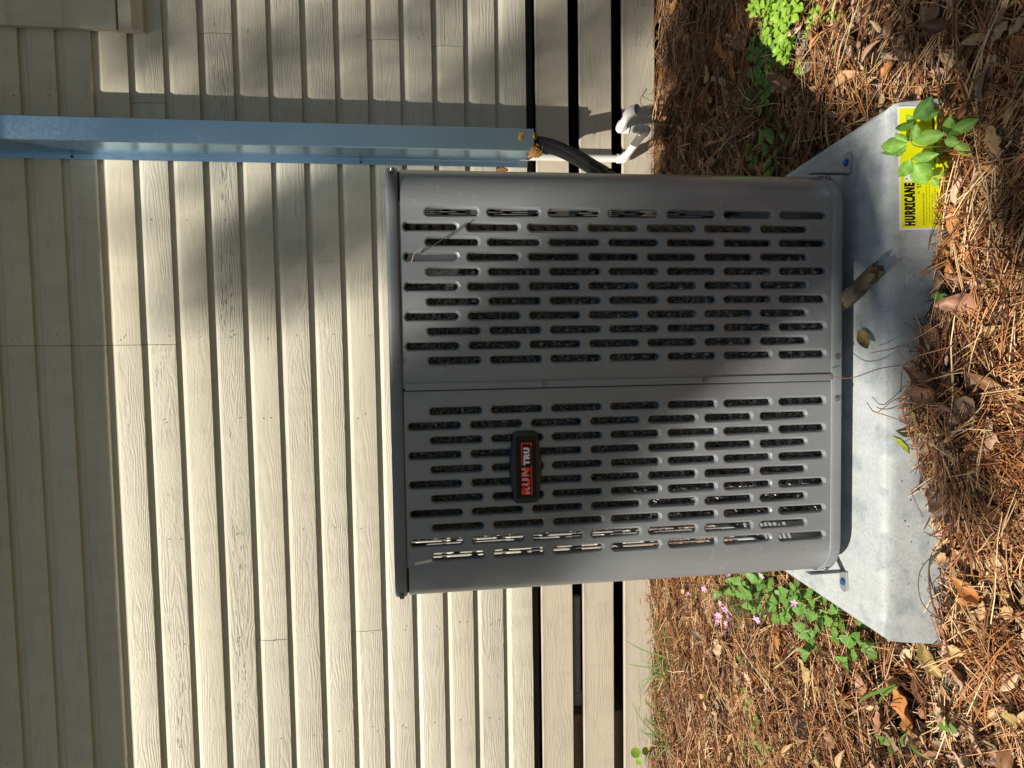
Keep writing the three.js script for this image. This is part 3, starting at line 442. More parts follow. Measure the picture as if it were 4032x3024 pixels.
// ---------------------------------------------------------------- tree that throws the dappled shade, standing behind the camera
{
  const tree = thing('oak_tree', 'tall oak tree in the yard opposite the wall', 'tree', [-2.34, -0.16, 4.6]);
  reseed(1234);
  // [x0, y0]: where the shade of a clump falls, measured in the plane of the unit's front along the sun's rays; then radius and depth of foliage
  const clumps = [
    // unit front, upper part and the diagonal band below it
    [0.02, 0.36, 0.1, 1.6], [0.2, 0.58, 0.09, 0.7], [0.3, 0.42, 0.08, 0.8],
    [-0.32, 0.78, 0.15, 2.47], [-0.12, 0.74, 0.16, 2.70], [0.05, 0.6, 0.14, 2.70], [-0.25, 0.58, 0.13, 1.80], [-0.06, 0.5, 0.13, 2.47], [0.13, 0.42, 0.11, 2.3], [0.2, 0.3, 0.13, 2.47], [0.27, 0.12, 0.13, 2.47], [0.12, 0.2, 0.1, 1.58], [0.28, -0.04, 0.1, 1.9], [0.17, -0.14, 0.1, 2.0], [0.25, -0.24, 0.06, 0.9], [0.12, -0.36, 0.09, 1.80], [0.0, -0.44, 0.08, 1.68],
    [0.75, -0.3, 0.13, 2.2], [0.7, -0.52, 0.12, 2.2], [0.95, -0.1, 0.18, 2.4], [0.8, -0.02, 0.06, 1.4], [0.55, -0.66, 0.1, 2],
    // wall, right of the pipe cover
    [-0.12, 4.34, 0.13, 2.40], [-0.34, 4.27, 0.12, 0.55], [-0.2, 4.08, 0.15, 0.77], [-0.44, 3.96, 0.14, 0.88], [-0.22, 3.72, 0.16, 0.66], [-0.42, 3.6, 0.13, 0.66], [-0.28, 3.4, 0.12, 0.50], [-0.12, 3.24, 0.13, 0.77], [-0.44, 3.22, 0.14, 0.61], [-0.3, 2.98, 0.13, 0.66], [-0.5, 3.0, 0.12, 0.66], [-0.14, 2.72, 0.17, 0.94], [-0.42, 2.7, 0.13, 0.72], [-0.08, 2.45, 0.12, 0.99], 
    // wall, left of the pipe cover
    [-1.02, 3.95, 0.16, 0.78], [-0.88, 3.8, 0.17, 0.98], [-1.0, 3.66, 0.16, 0.78], [-0.78, 3.64, 0.14, 0.78], [-0.8, 3.44, 0.15, 0.72], [-1.02, 3.46, 0.1, 0.45], [-0.74, 4.08, 0.08, 0.52], [-1.12, 4.06, 0.1, 0.45], [-1.22, 3.86, 0.1, 0.39],
    // ground to the right
    [0.3, 1.15, 0.16, 2.2], [-0.08, 2.02, 0.12, 2], [-0.1, 1.72, 0.16, 2.2], [-0.58, 2.14, 0.12, 2], [0.05, 1.5, 0.2, 2.2], [0.3, 1.6, 0.2, 2], 
  ];
  const crown = []; const T = [-2.34, 4.6];
  const at = (x0, y0, d) => [x0 + SUN.x * d, y0 + SUN.y * d, SUN.z * d];
  for (const [x0, y0, r, t] of clumps) { const wall = y0 > 2.2, d = (wall ? 12.5 : 9.4) + rr(-0.7, 0.7); crown.push([x0 + SUN.x * d, y0 + SUN.y * d, SUN.z * d, r, t]); }
  // the rest of the crown, clear of the rays that reach the wall
  for (let k = 0; k < 46; k++) { const a = rr(0, 6.283), q = rr(0.6, 3.4), x = T[0] + Math.cos(a) * q, z = T[1] + Math.sin(a) * q, y = 7.5 + rr(0, 5.5); const x0 = x + 0.933 * z, y0 = y - 1.755 * z; if (x0 > -3.6 && x0 < 1.7 && y0 > -1.5 && y0 < 5.3) continue; crown.push([x, y, z, rr(0.35, 0.7), 1.6]); }
  const leaf = new THREE.BufferGeometry(); leaf.setAttribute('position', new THREE.Float32BufferAttribute([-0.035, 0, 0, 0, 0.006, -0.013, 0.037, 0, 0, 0, 0.006, 0.013], 3)); leaf.setIndex([0, 2, 1, 0, 3, 2]); leaf.setAttribute('uv', new THREE.Float32BufferAttribute([0, 0.5, 0.5, 0, 1, 0.5, 0.5, 1], 2)); leaf.computeVertexNormals();
  const ms = [], o = new THREE.Object3D();
  for (const [x, y, z, r, t] of crown) { const n = Math.round(t * Math.PI * r * r / 0.00052); for (let i = 0; i < n; i++) { let a, b, c; do { a = rr(-1, 1); b = rr(-1, 1); c = rr(-1, 1); } while (a * a + b * b + c * c > 1); const f = 0.8 + 0.4 * rnd(); o.position.set(x - tree.position.x + a * r * f, y + 0.16 + b * r * f, z - tree.position.z + c * r * f); o.rotation.set(rr(-1, 1), rr(0, 6.28), rr(-1, 1)); o.scale.setScalar(rr(0.7, 1.25)); o.updateMatrix(); ms.push(o.matrix.clone()); } }
  const im = new THREE.InstancedMesh(leaf, phy({ color: lin(0.06, 0.1, 0.03), roughness: 0.5, side: THREE.DoubleSide }), ms.length); ms.forEach((m, i) => im.setMatrixAt(i, m)); im.name = 'crown'; im.userData.kind = 'stuff'; shade(im); tree.add(im);
  part('trunk', taperTube([[0, -0.3, 0], [0.06, 2, 0.03], [-0.03, 4.6, -0.03], [0.05, 8, 0.03], [0.0, 12.6, 0.05]], 0.3, 0.1, 24, 12), M.bark, tree);
  const limb = (pts, r0, r1) => part('limb', taperTube(pts.map(([a, b, d]) => { const p = at(a, b, d); return [p[0] - tree.position.x, p[1] + 0.16, p[2] - tree.position.z]; }), r0, r1, 18, 7), M.bark, tree);
  limb([[1.95, 0.6, 10.2], [1.3, 1.35, 9.8], [0.5, 1.6, 9.5], [-0.3, 1.25, 9.3]], 0.11, 0.02); limb([[0.6, 1.6, 9.5], [0.35, 1.2, 9.4], [0.2, 0.75, 9.4], [0.22, 0.2, 9.4]], 0.03, 0.006); limb([[0.1, 1.45, 9.4], [-0.1, 1.0, 9.4], [-0.15, 0.6, 9.4]], 0.025, 0.006);
  limb([[1.95, -1.9, 10.2], [1.5, -1.2, 9.9], [1.0, -0.95, 9.6], [0.6, -0.7, 9.4]], 0.07, 0.012); limb([[1.2, -1.0, 9.7], [0.95, -0.5, 9.5], [0.85, -0.1, 9.4]], 0.02, 0.006);
  limb([[1.95, 3.4, 10.2], [1.4, 4.6, 9.9], [0.4, 4.95, 9.6], [-0.5, 4.8, 9.4], [-1.2, 4.7, 9.3]], 0.12, 0.02);
  limb([[-0.1, 4.9, 9.5], [-0.25, 4.3, 9.4], [-0.25, 3.4, 9.4], [-0.3, 2.6, 9.4]], 0.03, 0.008); limb([[-0.75, 4.75, 9.4], [-0.95, 4.2, 9.4], [-0.9, 3.7, 9.4]], 0.02, 0.006);
  for (const [px, py, pz] of [[1.4, 8.4, 1], [1.6, 10.6, -1], [-1.6, 11, 0.6], [0.3, 12.6, 1.8], [-0.8, 12.4, -1.4], [0.6, 10, 2.2]]) part('limb', taperTube([[0.05, py * 0.6, 0], [px * 0.35, py * 0.78, pz * 0.3], [px, py, pz]], 0.09, 0.02, 14, 7), M.bark, tree);
}

// ---------------------------------------------------------------- ground litter
const inPad = (x, z, m = 0) => z < 0.074 - 0.017 * x + m && z > -0.84 && x < 0.472 - (0.078 - z) * 0.133 + m && x > -0.472 + (0.094 - z) * 0.03 - m;
{
  // pine needles: three curved strands
  reseed(2024);
  function needle(len, bend, side) { const n = 4, pos = [], idx = [], rad = 0.00102; for (let i = 0; i <= n; i++) { const t = i / n - 0.5, x = t * len, y = bend * (0.25 - t * t) * len, z = side * t * t * t * len * 3, r = rad * (1 - 0.55 * Math.max(0, t)); for (let k = 0; k < 3; k++) { const a = k * 2.0944; pos.push(x, y + r * Math.sin(a), z + r * Math.cos(a)); } }
    for (let i = 0; i < n; i++) for (let k = 0; k < 3; k++) { const a = i * 3 + k, b = i * 3 + (k + 1) % 3; idx.push(a, b, a + 3, b, b + 3, a + 3); } const g = new THREE.BufferGeometry(); g.setAttribute('position', new THREE.Float32BufferAttribute(pos, 3)); g.setIndex(idx); g.computeVertexNormals(); return g; }
  const kinds = [needle(0.15, 0.12, 0), needle(0.17, 0.02, 0.14), needle(0.12, 0.22, -0.1), needle(0.09, -0.05, 0.08)];
  const mat = std({ color: 0xffffff, roughness: 0.36 });
  const tones = [[0.4, 0.165, 0.066], [0.5, 0.25, 0.115], [0.2, 0.075, 0.033], [0.62, 0.39, 0.2], [0.1, 0.04, 0.02], [0.42, 0.185, 0.075], [0.72, 0.52, 0.31], [0.07, 0.03, 0.017]];
  const areas = [ // x0, x1, z0, z1, count, main direction, spread, height of the layer, tone shift
    [-1.75, -0.4, -1.44, 0.36, 11500, 0.7, 2.6, 0.05, 1.05], [0.33, 1.35, -1.44, 0.12, 8200, 1.2, 2.6, 0.05, 1], [-0.62, 0.66, 0.08, 0.42, 4600, 0.4, 2.6, 0.04, 1.15], [0.4, 1.2, 0.0, 0.42, 3000, 1.0, 1.6, 0.03, 1],
    [-0.3, 0.28, 0.075, 0.3, 3000, 0.2, 2.2, 0.045, 1.1], [-2.6, -1.6, -1.44, 0.4, 4000, 0.7, 1.2, 0.03, 1], [-1.8, 1.6, 0.36, 1.15, 9000, 0.7, 2.6, 0.04, 1.05], [1.3, 2.2, -1.44, 0.4, 3000, 1, 1.2, 0.03, 1],
  ];
  const lists = kinds.map(() => []), o = new THREE.Object3D(), col = new THREE.Color();
  for (const [x0, x1, z0, z1, n, dir, spr, hh, ts] of areas) for (let i = 0; i < n; i++) {
    const x = rr(x0, x1), z = rr(z0, z1); if (inPad(x, z, 0.012)) continue;
    // thinner where the soil shows
    const clump = fbm(x * 6 + 40, z * 6 + 11, 91, 3); if (clump > 0.52 && rnd() < 0.7 * smooth(0.52, 0.66, clump)) continue;
    const swirl = 2.6 * (fbm(x * 1.3 + 7, z * 1.3 + 3, 66, 2) - 0.5), a = dir + swirl + spr * (rnd() + rnd() + rnd() - 1.5);
    const y = gh(x, z) + 0.002 + hh * rnd() * rnd() * (0.6 + 0.8 * fbm(x * 5, z * 5, 12, 2)), pitch = rr(-0.2, 0.2);
    const near = inPad(x + 0.07 * Math.cos(a), z - 0.07 * Math.sin(a)) || inPad(x - 0.07 * Math.cos(a), z + 0.07 * Math.sin(a));
    const pairs = rnd() < 0.5 ? 2 : 1, c = tones[Math.floor(Math.pow(rnd(), 1.15) * tones.length)], v = rr(0.75, 1.15) * ts;
    for (let k = 0; k < pairs; k++) {
      o.position.set(x, y, z); o.rotation.set(rr(-0.5, 0.5), a + k * rr(0.04, 0.16), pitch, 'YXZ'); o.scale.set(near ? rr(0.35, 0.6) : rr(0.6, 1.25), 1, 1); o.scale.y = o.scale.z = rr(0.75, 1.3); o.updateMatrix();
      lists[Math.floor(rnd() * kinds.length)].push([o.matrix.clone(), c[0] * v, c[1] * v, c[2] * v]);
    }
  }
  lists.forEach((l, k) => { const im = new THREE.InstancedMesh(kinds[k], mat, l.length); l.forEach(([m, r, g, b], i) => { im.setMatrixAt(i, m); im.setColorAt(i, col.setRGB(r, g, b * 0.96)); }); im.name = numbered('pine_straw'); im.userData = { kind: 'stuff', label: 'reddish brown fallen pine needles covering the ground', category: 'pine straw', group: 'pine straw on the ground' }; shade(im); scene.add(im); });
  // crumbs of bark and broken leaf
  const chip = new THREE.BoxGeometry(0.009, 0.0012, 0.005), n = 5200, im = new THREE.InstancedMesh(chip, std({ color: 0xffffff, roughness: 0.9 }), n);
  for (let i = 0; i < n; i++) { let x, z; do { x = rr(-1.7, 1.35); z = rr(-1.42, 0.4); } while (inPad(x, z, 0.01)); o.position.set(x, gh(x, z) + rr(0.001, 0.012), z); o.rotation.set(rr(-0.6, 0.6), rr(0, 6.28), rr(-0.6, 0.6)); o.scale.set(rr(0.4, 1.6), 1, rr(0.4, 1.6)); o.updateMatrix(); im.setMatrixAt(i, o.matrix); const v = rr(0.2, 1); im.setColorAt(i, col.setRGB(0.36 * v, 0.24 * v, 0.14 * v)); }
  im.name = 'leaf_crumbs'; im.userData = { kind: 'stuff', label: 'brown crumbs of bark and broken leaves among the pine needles', category: 'litter' }; shade(im); scene.add(im);
}

// a leaf blade from the origin along +x, length 1, width w
function blade(w, curl, cup, twist, tip = 1, serr = 0, nx = 10, nz = 6, wave = 0) {
  const pos = [], uv = [], idx = [];
  for (let i = 0; i <= nx; i++) { const t = i / nx, a = curl * (t - 0.3), prof = Math.pow(Math.sin(Math.PI * Math.pow(t, 0.85)), tip) * (1 + serr * (i % 2 ? 1 : -1));
    const R = 1 / (Math.abs(curl) < 0.02 ? 0.02 : curl), cx = R * (Math.sin(a) + Math.sin(curl * 0.3)), cy = R * (1 - Math.cos(a));
    for (let j = 0; j <= nz; j++) { const s = j / nz * 2 - 1, hw = w / 2 * Math.max(0.015, prof), z = s * hw, y = cup * s * s * hw + 0.02 * Math.abs(s) * w + wave * w * Math.sin(t * 17 + s * 2) * Math.abs(s), tw = twist * (t - 0.5); pos.push(cx - Math.sin(a) * y, cy + Math.cos(a) * y * Math.cos(tw) + z * Math.sin(tw), z * Math.cos(tw)); uv.push(t, j / nz); } }
  for (let i = 0; i < nx; i++) for (let j = 0; j < nz; j++) { const a = i * (nz + 1) + j, b = a + 1, c = a + nz + 1, d = c + 1; idx.push(a, b, c, b, d, c); }
  const g = new THREE.BufferGeometry(); g.setAttribute('position', new THREE.Float32BufferAttribute(pos, 3)); g.setAttribute('uv', new THREE.Float32BufferAttribute(uv, 2)); g.setIndex(idx); g.computeVertexNormals(); return g;
}
{ // fallen oak leaves
  reseed(77);
  const shapes = [blade(0.36, 0.9, 0.5, 0.3, 0.8, 0, 10, 6, 0.05), blade(0.3, -1.1, 0.7, -0.4, 0.9, 0, 10, 6, 0.06), blade(0.42, 0.5, -0.5, 0.5, 0.7, 0, 10, 6, 0.08), blade(0.34, 1.6, 0.9, 0.8, 0.85, 0, 10, 6, 0.06), blade(0.5, 0.6, 0.4, -0.3, 0.65, 0.06, 12, 6, 0.1), blade(0.26, -0.6, 0.8, 0.2, 1, 0, 10, 6, 0.04)];
  const word = { t: 'tan', p: 'pale pinkish tan', o: 'orange brown', r: 'reddish brown', b: 'brown', d: 'dark brown', g: 'greyish tan', y: 'yellowish brown' };
  // where each leaf lies, which way it points in the picture's plane of the ground (degrees), its length and its tone
  const L = [[0.603, -0.174, 10, 0.081, 't'], [0.725, -0.284, 60, 0.047, 'o'], [0.678, -0.413, 140, 0.073, 'b'], [0.868, -0.915, 60, 0.054, 't'], [0.608, -0.723, 80, 0.098, 'd'], [0.768, -0.985, 80, 0.062, 'b'], [0.564, 0.236, 20, 0.043, 't'], [0.620, 0.082, 30, 0.058, 'd'], [0.598, 0.100, 160, 0.063, 'd'], [0.648, -0.023, 40, 0.049, 'd'], [0.469, 0.213, 70, 0.064, 'd'], [0.318, 0.136, 70, 0.052, 'p'], [0.290, 0.229, 20, 0.077, 't'], [0.331, 0.181, 60, 0.042, 'r'], [0.269, 0.130, 70, 0.048, 'o'], [0.234, 0.135, 40, 0.066, 'o'], [0.210, 0.168, 120, 0.042, 'o'], [0.161, 0.116, 80, 0.055, 'd'], [0.127, 0.189, 170, 0.078, 'r'], [0.163, 0.162, 70, 0.063, 'b'], [0.100, 0.249, 160, 0.050, 'r'], [0.084, 0.244, 20, 0.050, 't'], [0.003, 0.153, 150, 0.069, 'b'], [-0.018, 0.175, 10, 0.089, 'r'], [-0.005, 0.213, 130, 0.051, 'b'], [-0.027, 0.233, 40, 0.071, 'g'], [-0.060, 0.142, 110, 0.049, 'y'], [-0.079, 0.247, 70, 0.061, 'p'], [-0.126, 0.231, 60, 0.051, 'p'], [-0.127, 0.168, 120, 0.043, 'b'], [-0.219, 0.137, 140, 0.077, 'd'], [-0.198, 0.255, 10, 0.051, 'p'], [-0.148, 0.264, 140, 0.040, 'r'], [-0.250, 0.118, 60, 0.039, 'o'], [-0.317, 0.126, 20, 0.050, 't'], [-0.296, 0.199, 60, 0.048, 't'], [-0.351, 0.184, 150, 0.065, 'o'], [-0.378, 0.178, 20, 0.049, 'o'], [-0.371, 0.218, 70, 0.054, 't'], [-0.479, 0.141, 85, 0.086, 'r'], [-0.403, 0.206, 150, 0.043, 't'], [-0.517, 0.033, 30, 0.048, 'd'], [-0.513, 0.091, 140, 0.073, 'y'], [-0.582, 0.057, 130, 0.070, 'b'], [-0.639, 0.020, 130, 0.118, 'o'], [-0.589, 0.140, 10, 0.053, 'p'], [-0.586, 0.206, 125, 0.080, 'p'], [-0.533, 0.247, 50, 0.039, 't'], [-0.702, -0.283, 85, 0.072, 'y'], [-0.669, -0.403, 110, 0.075, 'o'], [-1.117, -0.717, 80, 0.058, 'o'], [-0.906, -0.604, 80, 0.047, 'o'], [-0.851, -0.551, 140, 0.041, 'p'], [-0.864, -0.761, 130, 0.070, 'p'], [-0.858, -0.886, 140, 0.064, 'g'], [-1.164, -0.701, 60, 0.055, 't'], [-0.780, -0.030, 60, 0.066, 'p'], [-0.600, 0.273, 100, 0.089, 'b'], [-0.670, 0.060, 120, 0.049, 'b'], [-0.618, 0.079, 60, 0.042, 'b'], [-0.698, 0.090, 40, 0.049, 'b'], [-0.539, -0.274, 70, 0.036, 'o'], [-0.610, -0.248, 110, 0.036, 't'], [-0.354, 0.276, 60, 0.047, 't'], [-1.033, -1.015, 100, 0.055, 'g'], [-1.076, -0.848, 80, 0.049, 't'], [-0.955, -0.511, 100, 0.049, 'b'], [-0.951, -0.370, 60, 0.053, 't'], [-0.809, -0.179, 130, 0.051, 'b'], [-0.648, -0.086, 110, 0.044, 'r'], [-0.842, -0.144, 80, 0.053, 't'], [-0.707, -0.047, 100, 0.047, 'r'], [0.823, -0.547, 60, 0.047, 'b'], [0.968, -0.824, 100, 0.050, 'b'], [1.112, -1.110, 80, 0.052, 'b'], [0.631, -0.089, 45, 0.050, 'b'], [0.581, 0.023, 140, 0.053, 'd'], [0.548, 0.155, 60, 0.055, 'd'], [0.447, 0.169, 30, 0.054, 'b'], [0.378, 0.236, 80, 0.052, 't'], [0.411, 0.129, 110, 0.044, 'b'], [0.507, 0.050, 70, 0.046, 't'], [0.574, -0.027, 20, 0.044, 'o']];
  const special = { 0: 'broad tan oak leaf standing in the sunlit straw right of the pad corner', 1: 'curled orange oak leaf beside the sunlit clover patch', 4: 'long dark brown leaf in the shade beside the hose', 11: 'pale leaf lying below the yellow label', 12: 'large pale tan oak leaf farther out from the yellow label', 15: 'orange leaf at the left lower corner of the yellow label', 18: 'long curled reddish leaf on the straw below the broken stick', 23: 'long reddish tan leaf on top of the needle pile in front of the pad', 25: 'large greyish tan leaf on the needle pile', 30: 'dark olive brown leaf at the foot of the pad left of the needle pile', 39: 'long pinkish brown leaf pressed against the left lower corner of the pad', 44: 'long narrow orange leaf lying alone on dark straw left of the pad', 46: 'pale tan pointed leaf near the left lower edge of the straw', 49: 'curled orange leaf below the violet leaves', 57: 'large brown leaf at the near left end of the ground', 61: 'small orange leaf tucked under the left edge of the pad' };
  const place = (x, z) => z > 0.09 && Math.abs(x) < 0.47 ? (x < -0.2 ? 'below the left front of the pad' : x < 0.14 ? 'on the needle pile in front of the pad' : 'below the label end of the pad') : x < 0 ? (x < -1 ? (z < -0.7 ? 'by the grass at the far left skirting' : 'at the far left edge of the straw') : z < -0.8 ? 'between the skirting and the pink flowers' : z < -0.3 ? 'around the pink flowers left of the unit' : z < 0.06 ? 'left of the front corner of the pad' : 'on the dark soil at the near left') : z < -0.8 ? 'in the shade by the drain pipe' : z < -0.35 ? 'in the shade right of the unit' : z < 0.06 ? 'right of the pad beside the label' : 'beyond the leafy weed at the near right';
  const lay = (x, z, deg, len, tone, i, drop = 0) => {
    const m = shade(new THREE.Mesh(shapes[Math.floor(rnd() * shapes.length)], M['leaf_' + tone])); m.name = numbered('fallen_leaf');
    const a = deg * Math.PI / 180; m.rotation.set(rr(-0.45, 0.45), a - Math.PI / 2, rr(-0.28, 0.35), 'YXZ'); m.scale.set(len, len * rr(0.85, 1.3), len * rr(0.9, 1.35));
    const dx = Math.sin(a) * len / 2, dz = Math.cos(a) * len / 2; m.position.set(x - dx, gh(x, z) + 0.034 - drop, z - dz);
    m.userData = i in special ? { label: special[i], category: 'leaf' } : { label: `small ${word[tone]} oak leaf ${place(x, z)}`, category: 'leaf', group: `${word[tone]} oak leaves ${place(x, z)}` }; scene.add(m);
  };
  L.forEach(([x, z, d, l, t], i) => lay(x, z, d, l, t, i));
  for (let k = 0; k < 60; k++) { const x = rr(0.42, 1.2), z = rr(-1.3, -0.15); if (!inPad(x, z, 0.04)) lay(x, z, rr(0, 180), rr(0.03, 0.065), 'bbdtodrb'[Math.floor(rnd() * 8)], -1, rr(0, 0.012)); }
  const T = 'ttpoorbbbdgy';
  for (let k = 0; k < 210; k++) { let x, z; do { const q = rnd(); if (q < 0.4) { x = rr(-1.5, -0.42); z = rr(-1.2, 0.34); } else if (q < 0.62) { x = rr(0.36, 1.2); z = rr(-1.25, 0.3); } else { x = rr(-0.6, 0.6); z = rr(0.12, 0.36); } } while (inPad(x, z, 0.035)); lay(x, z, rr(0, 180), rr(0.032, 0.066), T[Math.floor(rnd() * T.length)], -1, rr(0.002, 0.018)); }
  { // matted scraps of older leaves under and among the needles
    const o = new THREE.Object3D(), col = new THREE.Color();
    for (let q = 0; q < 4; q++) { const n = 420, im = new THREE.InstancedMesh(shapes[q + 1], std({ map: leafTex(0.8, 0.62, 0.48, 0.35), roughness: 0.65, side: THREE.DoubleSide }), n);
      for (let i = 0; i < n; i++) { let x, z; do { const u = rnd(); if (u < 0.3) { x = rr(-1.5, -0.42); z = rr(-1.3, 0.34); } else if (u < 0.62) { x = rr(0.36, 1.25); z = rr(-1.35, 0.3); } else { x = rr(-0.75, 0.75); z = rr(0.1, 0.38); } } while (inPad(x, z, 0.02));
        o.position.set(x, gh(x, z) + rr(0.004, 0.03), z); o.rotation.set(rr(-0.5, 0.5), rr(0, 6.28), rr(-0.4, 0.4)); const l = rr(0.018, 0.045); o.scale.set(l, l * rr(0.7, 1.2), l * rr(0.7, 1.3)); o.updateMatrix(); im.setMatrixAt(i, o.matrix); const v = rr(0.25, 0.75); im.setColorAt(i, col.setRGB(v, v * rr(0.75, 0.95), v * rr(0.55, 0.85))); }
      im.name = numbered('leaf_litter'); im.userData = { kind: 'stuff', label: 'matted brown scraps of dead leaves mixed into the pine straw', category: 'leaf litter', group: 'leaf litter in the straw' }; shade(im); scene.add(im); } }
  // three leaves on the pad itself
  const on = (x, y, z, len, rx, ry, rz, mat, label, shp) => { const m = solo('fallen_leaf', shapes[shp], mat, label, 'leaf'); m.position.set(x, y, z); m.rotation.set(rx, ry, rz, 'YXZ'); m.scale.setScalar(len); };
  on(0.085, -0.036, 0.012, 0.062, -0.65, -2.36, 0.1, M.leaf_y, 'olive brown leaf standing on the pad below the air conditioner', 0);
  on(-0.098, -0.055, 0.086, 0.05, 0.3, -2.4, -0.6, M.leafYellow, 'small curled yellow green leaf stuck to the pad front', 3);
  on(0.135, -0.11, 0.118, 0.055, 0.7, -0.9, 0.5, M.violet, 'green curled leaf leaning on the pad front under the stick', 4);
  on(0.163, -0.043, -0.012, 0.03, 0.2, -1.7, 0.1, M.leaf_d, 'small dark leaf tucked in the gap under the air conditioner', 5);
}

// ---------------------------------------------------------------- stick, needles, twigs, moss
{
  const g = new THREE.CylinderGeometry(0.0135, 0.016, 0.2, 20, 40), P = g.attributes.position; // broken branch
  for (let i = 0; i < P.count; i++) { const x = P.getX(i), y = P.getY(i), z = P.getZ(i), a = Math.atan2(z, x), n = 1 + 0.28 * (fbm(Math.cos(a) * 2.2 + 5, Math.sin(a) * 2.2 + y * 9 + 5, 3, 3) - 0.5) + 0.12 * (vnoise(a * 5, y * 14, 8) - 0.5); P.setXYZ(i, x * n, y + (y > 0.085 ? 0.02 * (vnoise(a * 3 + 9, 4, 2) - 0.4) * Math.hypot(x, z) / 0.013 : 0), z * n); }
  g.computeVertexNormals(); const bt = tex(256, 512, (u, v) => { const k = 0.45 + 0.75 * (fbm(u * 22, v * 5, 3, 4, 22, 0) - 0.25), m = smooth(0.45, 0.7, fbm(u * 5, v * 7, 9, 3, 5, 0)); return [k * (0.8 - 0.4 * m), k * (0.66 - 0.3 * m), k * (0.5 - 0.22 * m)]; });
  const st = thing('broken_stick', 'grey brown broken stick poking out from under the air conditioner over the pad', 'stick');
  const w = part('wood', g, std({ color: lin(0.3, 0.27, 0.23), map: bt, bumpMap: bt, bumpScale: 0.004, roughness: 0.95 }), st);
  const a = V([0.108, -0.029, -0.09]), b = V([0.189, -0.012, 0.094]), d = b.clone().sub(a);
  w.position.copy(a.clone().addScaledVector(d, 0.5)); w.quaternion.setFromUnitVectors(new THREE.Vector3(0, 1, 0), d.normalize());
  reseed(8); for (let k = 0; k < 6; k++) { const q = new THREE.ConeGeometry(rr(0.0015, 0.003), rr(0.012, 0.022), 5); q.rotateX(rr(-0.4, 0.4)); q.translate(rr(-0.009, 0.009), 0.104, rr(-0.009, 0.009)); const m = part('splinter', q, M.bark, st); m.position.copy(w.position); m.quaternion.copy(w.quaternion); }
  // loose pine needles on the pad and on the unit
  const nd = (pts, c, r, label) => solo('pine_needle', tube(pts, r, 18, 5), std({ color: lin(...c), roughness: 0.6 }), label, 'pine needle');
  nd([[0.277, 0.690, 0.0035], [0.255, 0.722, 0.006], [0.228, 0.765, 0.008]], [0.08, 0.06, 0.06], 0.0009, 'dark pine needle lying across the upper slots of the unit');
  nd([[0.235, 0.765, 0.009], [0.226, 0.778, 0.006], [0.211, 0.784, -0.002]], [0.4, 0.33, 0.28], 0.0008, 'bent pale needle hooked in a top slot of the unit');
  const pn = [[[0.03, -0.03, 0.17], [0.02, -0.012, 0.11], [0.0, 0.01, 0.05], [0.005, 0.034, 0.014]], [[0.04, -0.07, 0.19], [0.0, -0.02, 0.14], [0.0, -0.008, 0.06], [-0.01, -0.028, 0.03]], [[0.1, -0.06, 0.2], [0.06, -0.03, 0.14], [0.045, -0.02, 0.07]], [[-0.12, -0.1, 0.2], [-0.03, -0.04, 0.13], [-0.06, -0.025, 0.08], [-0.045, -0.028, 0.05]], [[-0.02, -0.07, 0.2], [0.03, -0.04, 0.13], [0.07, -0.03, 0.09]], [[-0.1, -0.09, 0.16], [-0.07, -0.045, 0.115], [-0.06, -0.032, 0.06]], [[-0.16, -0.1, 0.13], [-0.09, -0.05, 0.12], [-0.03, -0.06, 0.13]], [[0.0, -0.08, 0.21], [-0.05, -0.05, 0.14], [-0.09, -0.06, 0.12]], [[0.12, -0.08, 0.2], [0.1, -0.04, 0.13], [0.05, -0.05, 0.13]], [[-0.2, -0.12, 0.18], [-0.19, -0.07, 0.12], [-0.24, -0.09, 0.12]], [[-0.15, -0.1, 0.2], [-0.2, -0.08, 0.125], [-0.22, -0.12, 0.13]], [[0.06, -0.06, 0.22], [0.03, -0.03, 0.15], [-0.02, -0.035, 0.13]]];
  [0, 2, 3, 5, 7, 9, 11].map((k) => pn[k]).forEach((p, i) => { const m = solo('pine_needle', tube(p, 0.00085, 18, 5), std({ color: lin(0.25 + 0.02 * (i % 4), 0.11 + 0.015 * (i % 4), 0.07), roughness: 0.6 }), 'reddish pine needle reaching from the needle pile onto the pad', 'pine needle', 'needles spilling onto the pad'); });
  // dark roots or wiry twigs at the left of the pad front
  solo('wiry_twig', clean([tube([[-0.46, -0.16, 0.125], [-0.42, -0.125, 0.118], [-0.36, -0.11, 0.115], [-0.32, -0.115, 0.114], [-0.3, -0.14, 0.12]], 0.0016, 20, 5), tube([[-0.44, -0.15, 0.122], [-0.4, -0.1, 0.113], [-0.34, -0.095, 0.112], [-0.3, -0.13, 0.118]], 0.0009, 20, 5), tube([[-0.33, -0.112, 0.1155], [-0.29, -0.13, 0.119], [-0.27, -0.1, 0.112]], 0.0008, 12, 5), tube([[-0.37, -0.11, 0.1155], [-0.33, -0.14, 0.121], [-0.3, -0.15, 0.122]], 0.0008, 12, 5)]), M.wire, 'dark wiry twig curling against the left front of the pad', 'twig');
  solo('dry_vine', clean([tube([[0.989, -0.118, -1.43], [0.961, -0.099, -1.43], [0.948, -0.094, -1.43], [0.928, -0.1, -1.43], [0.933, -0.136, -1.43], [0.939, -0.17, -1.43]], 0.0013, 24, 5), tube([[0.988, -0.114, -1.42], [0.96, -0.1, -1.42], [0.948, -0.119, -1.42], [0.939, -0.149, -1.42], [0.933, -0.174, -1.42]], 0.0011, 24, 5)]), M.wire, 'dry looping vine against the lowest skirting plank behind the drain pipe', 'vine');
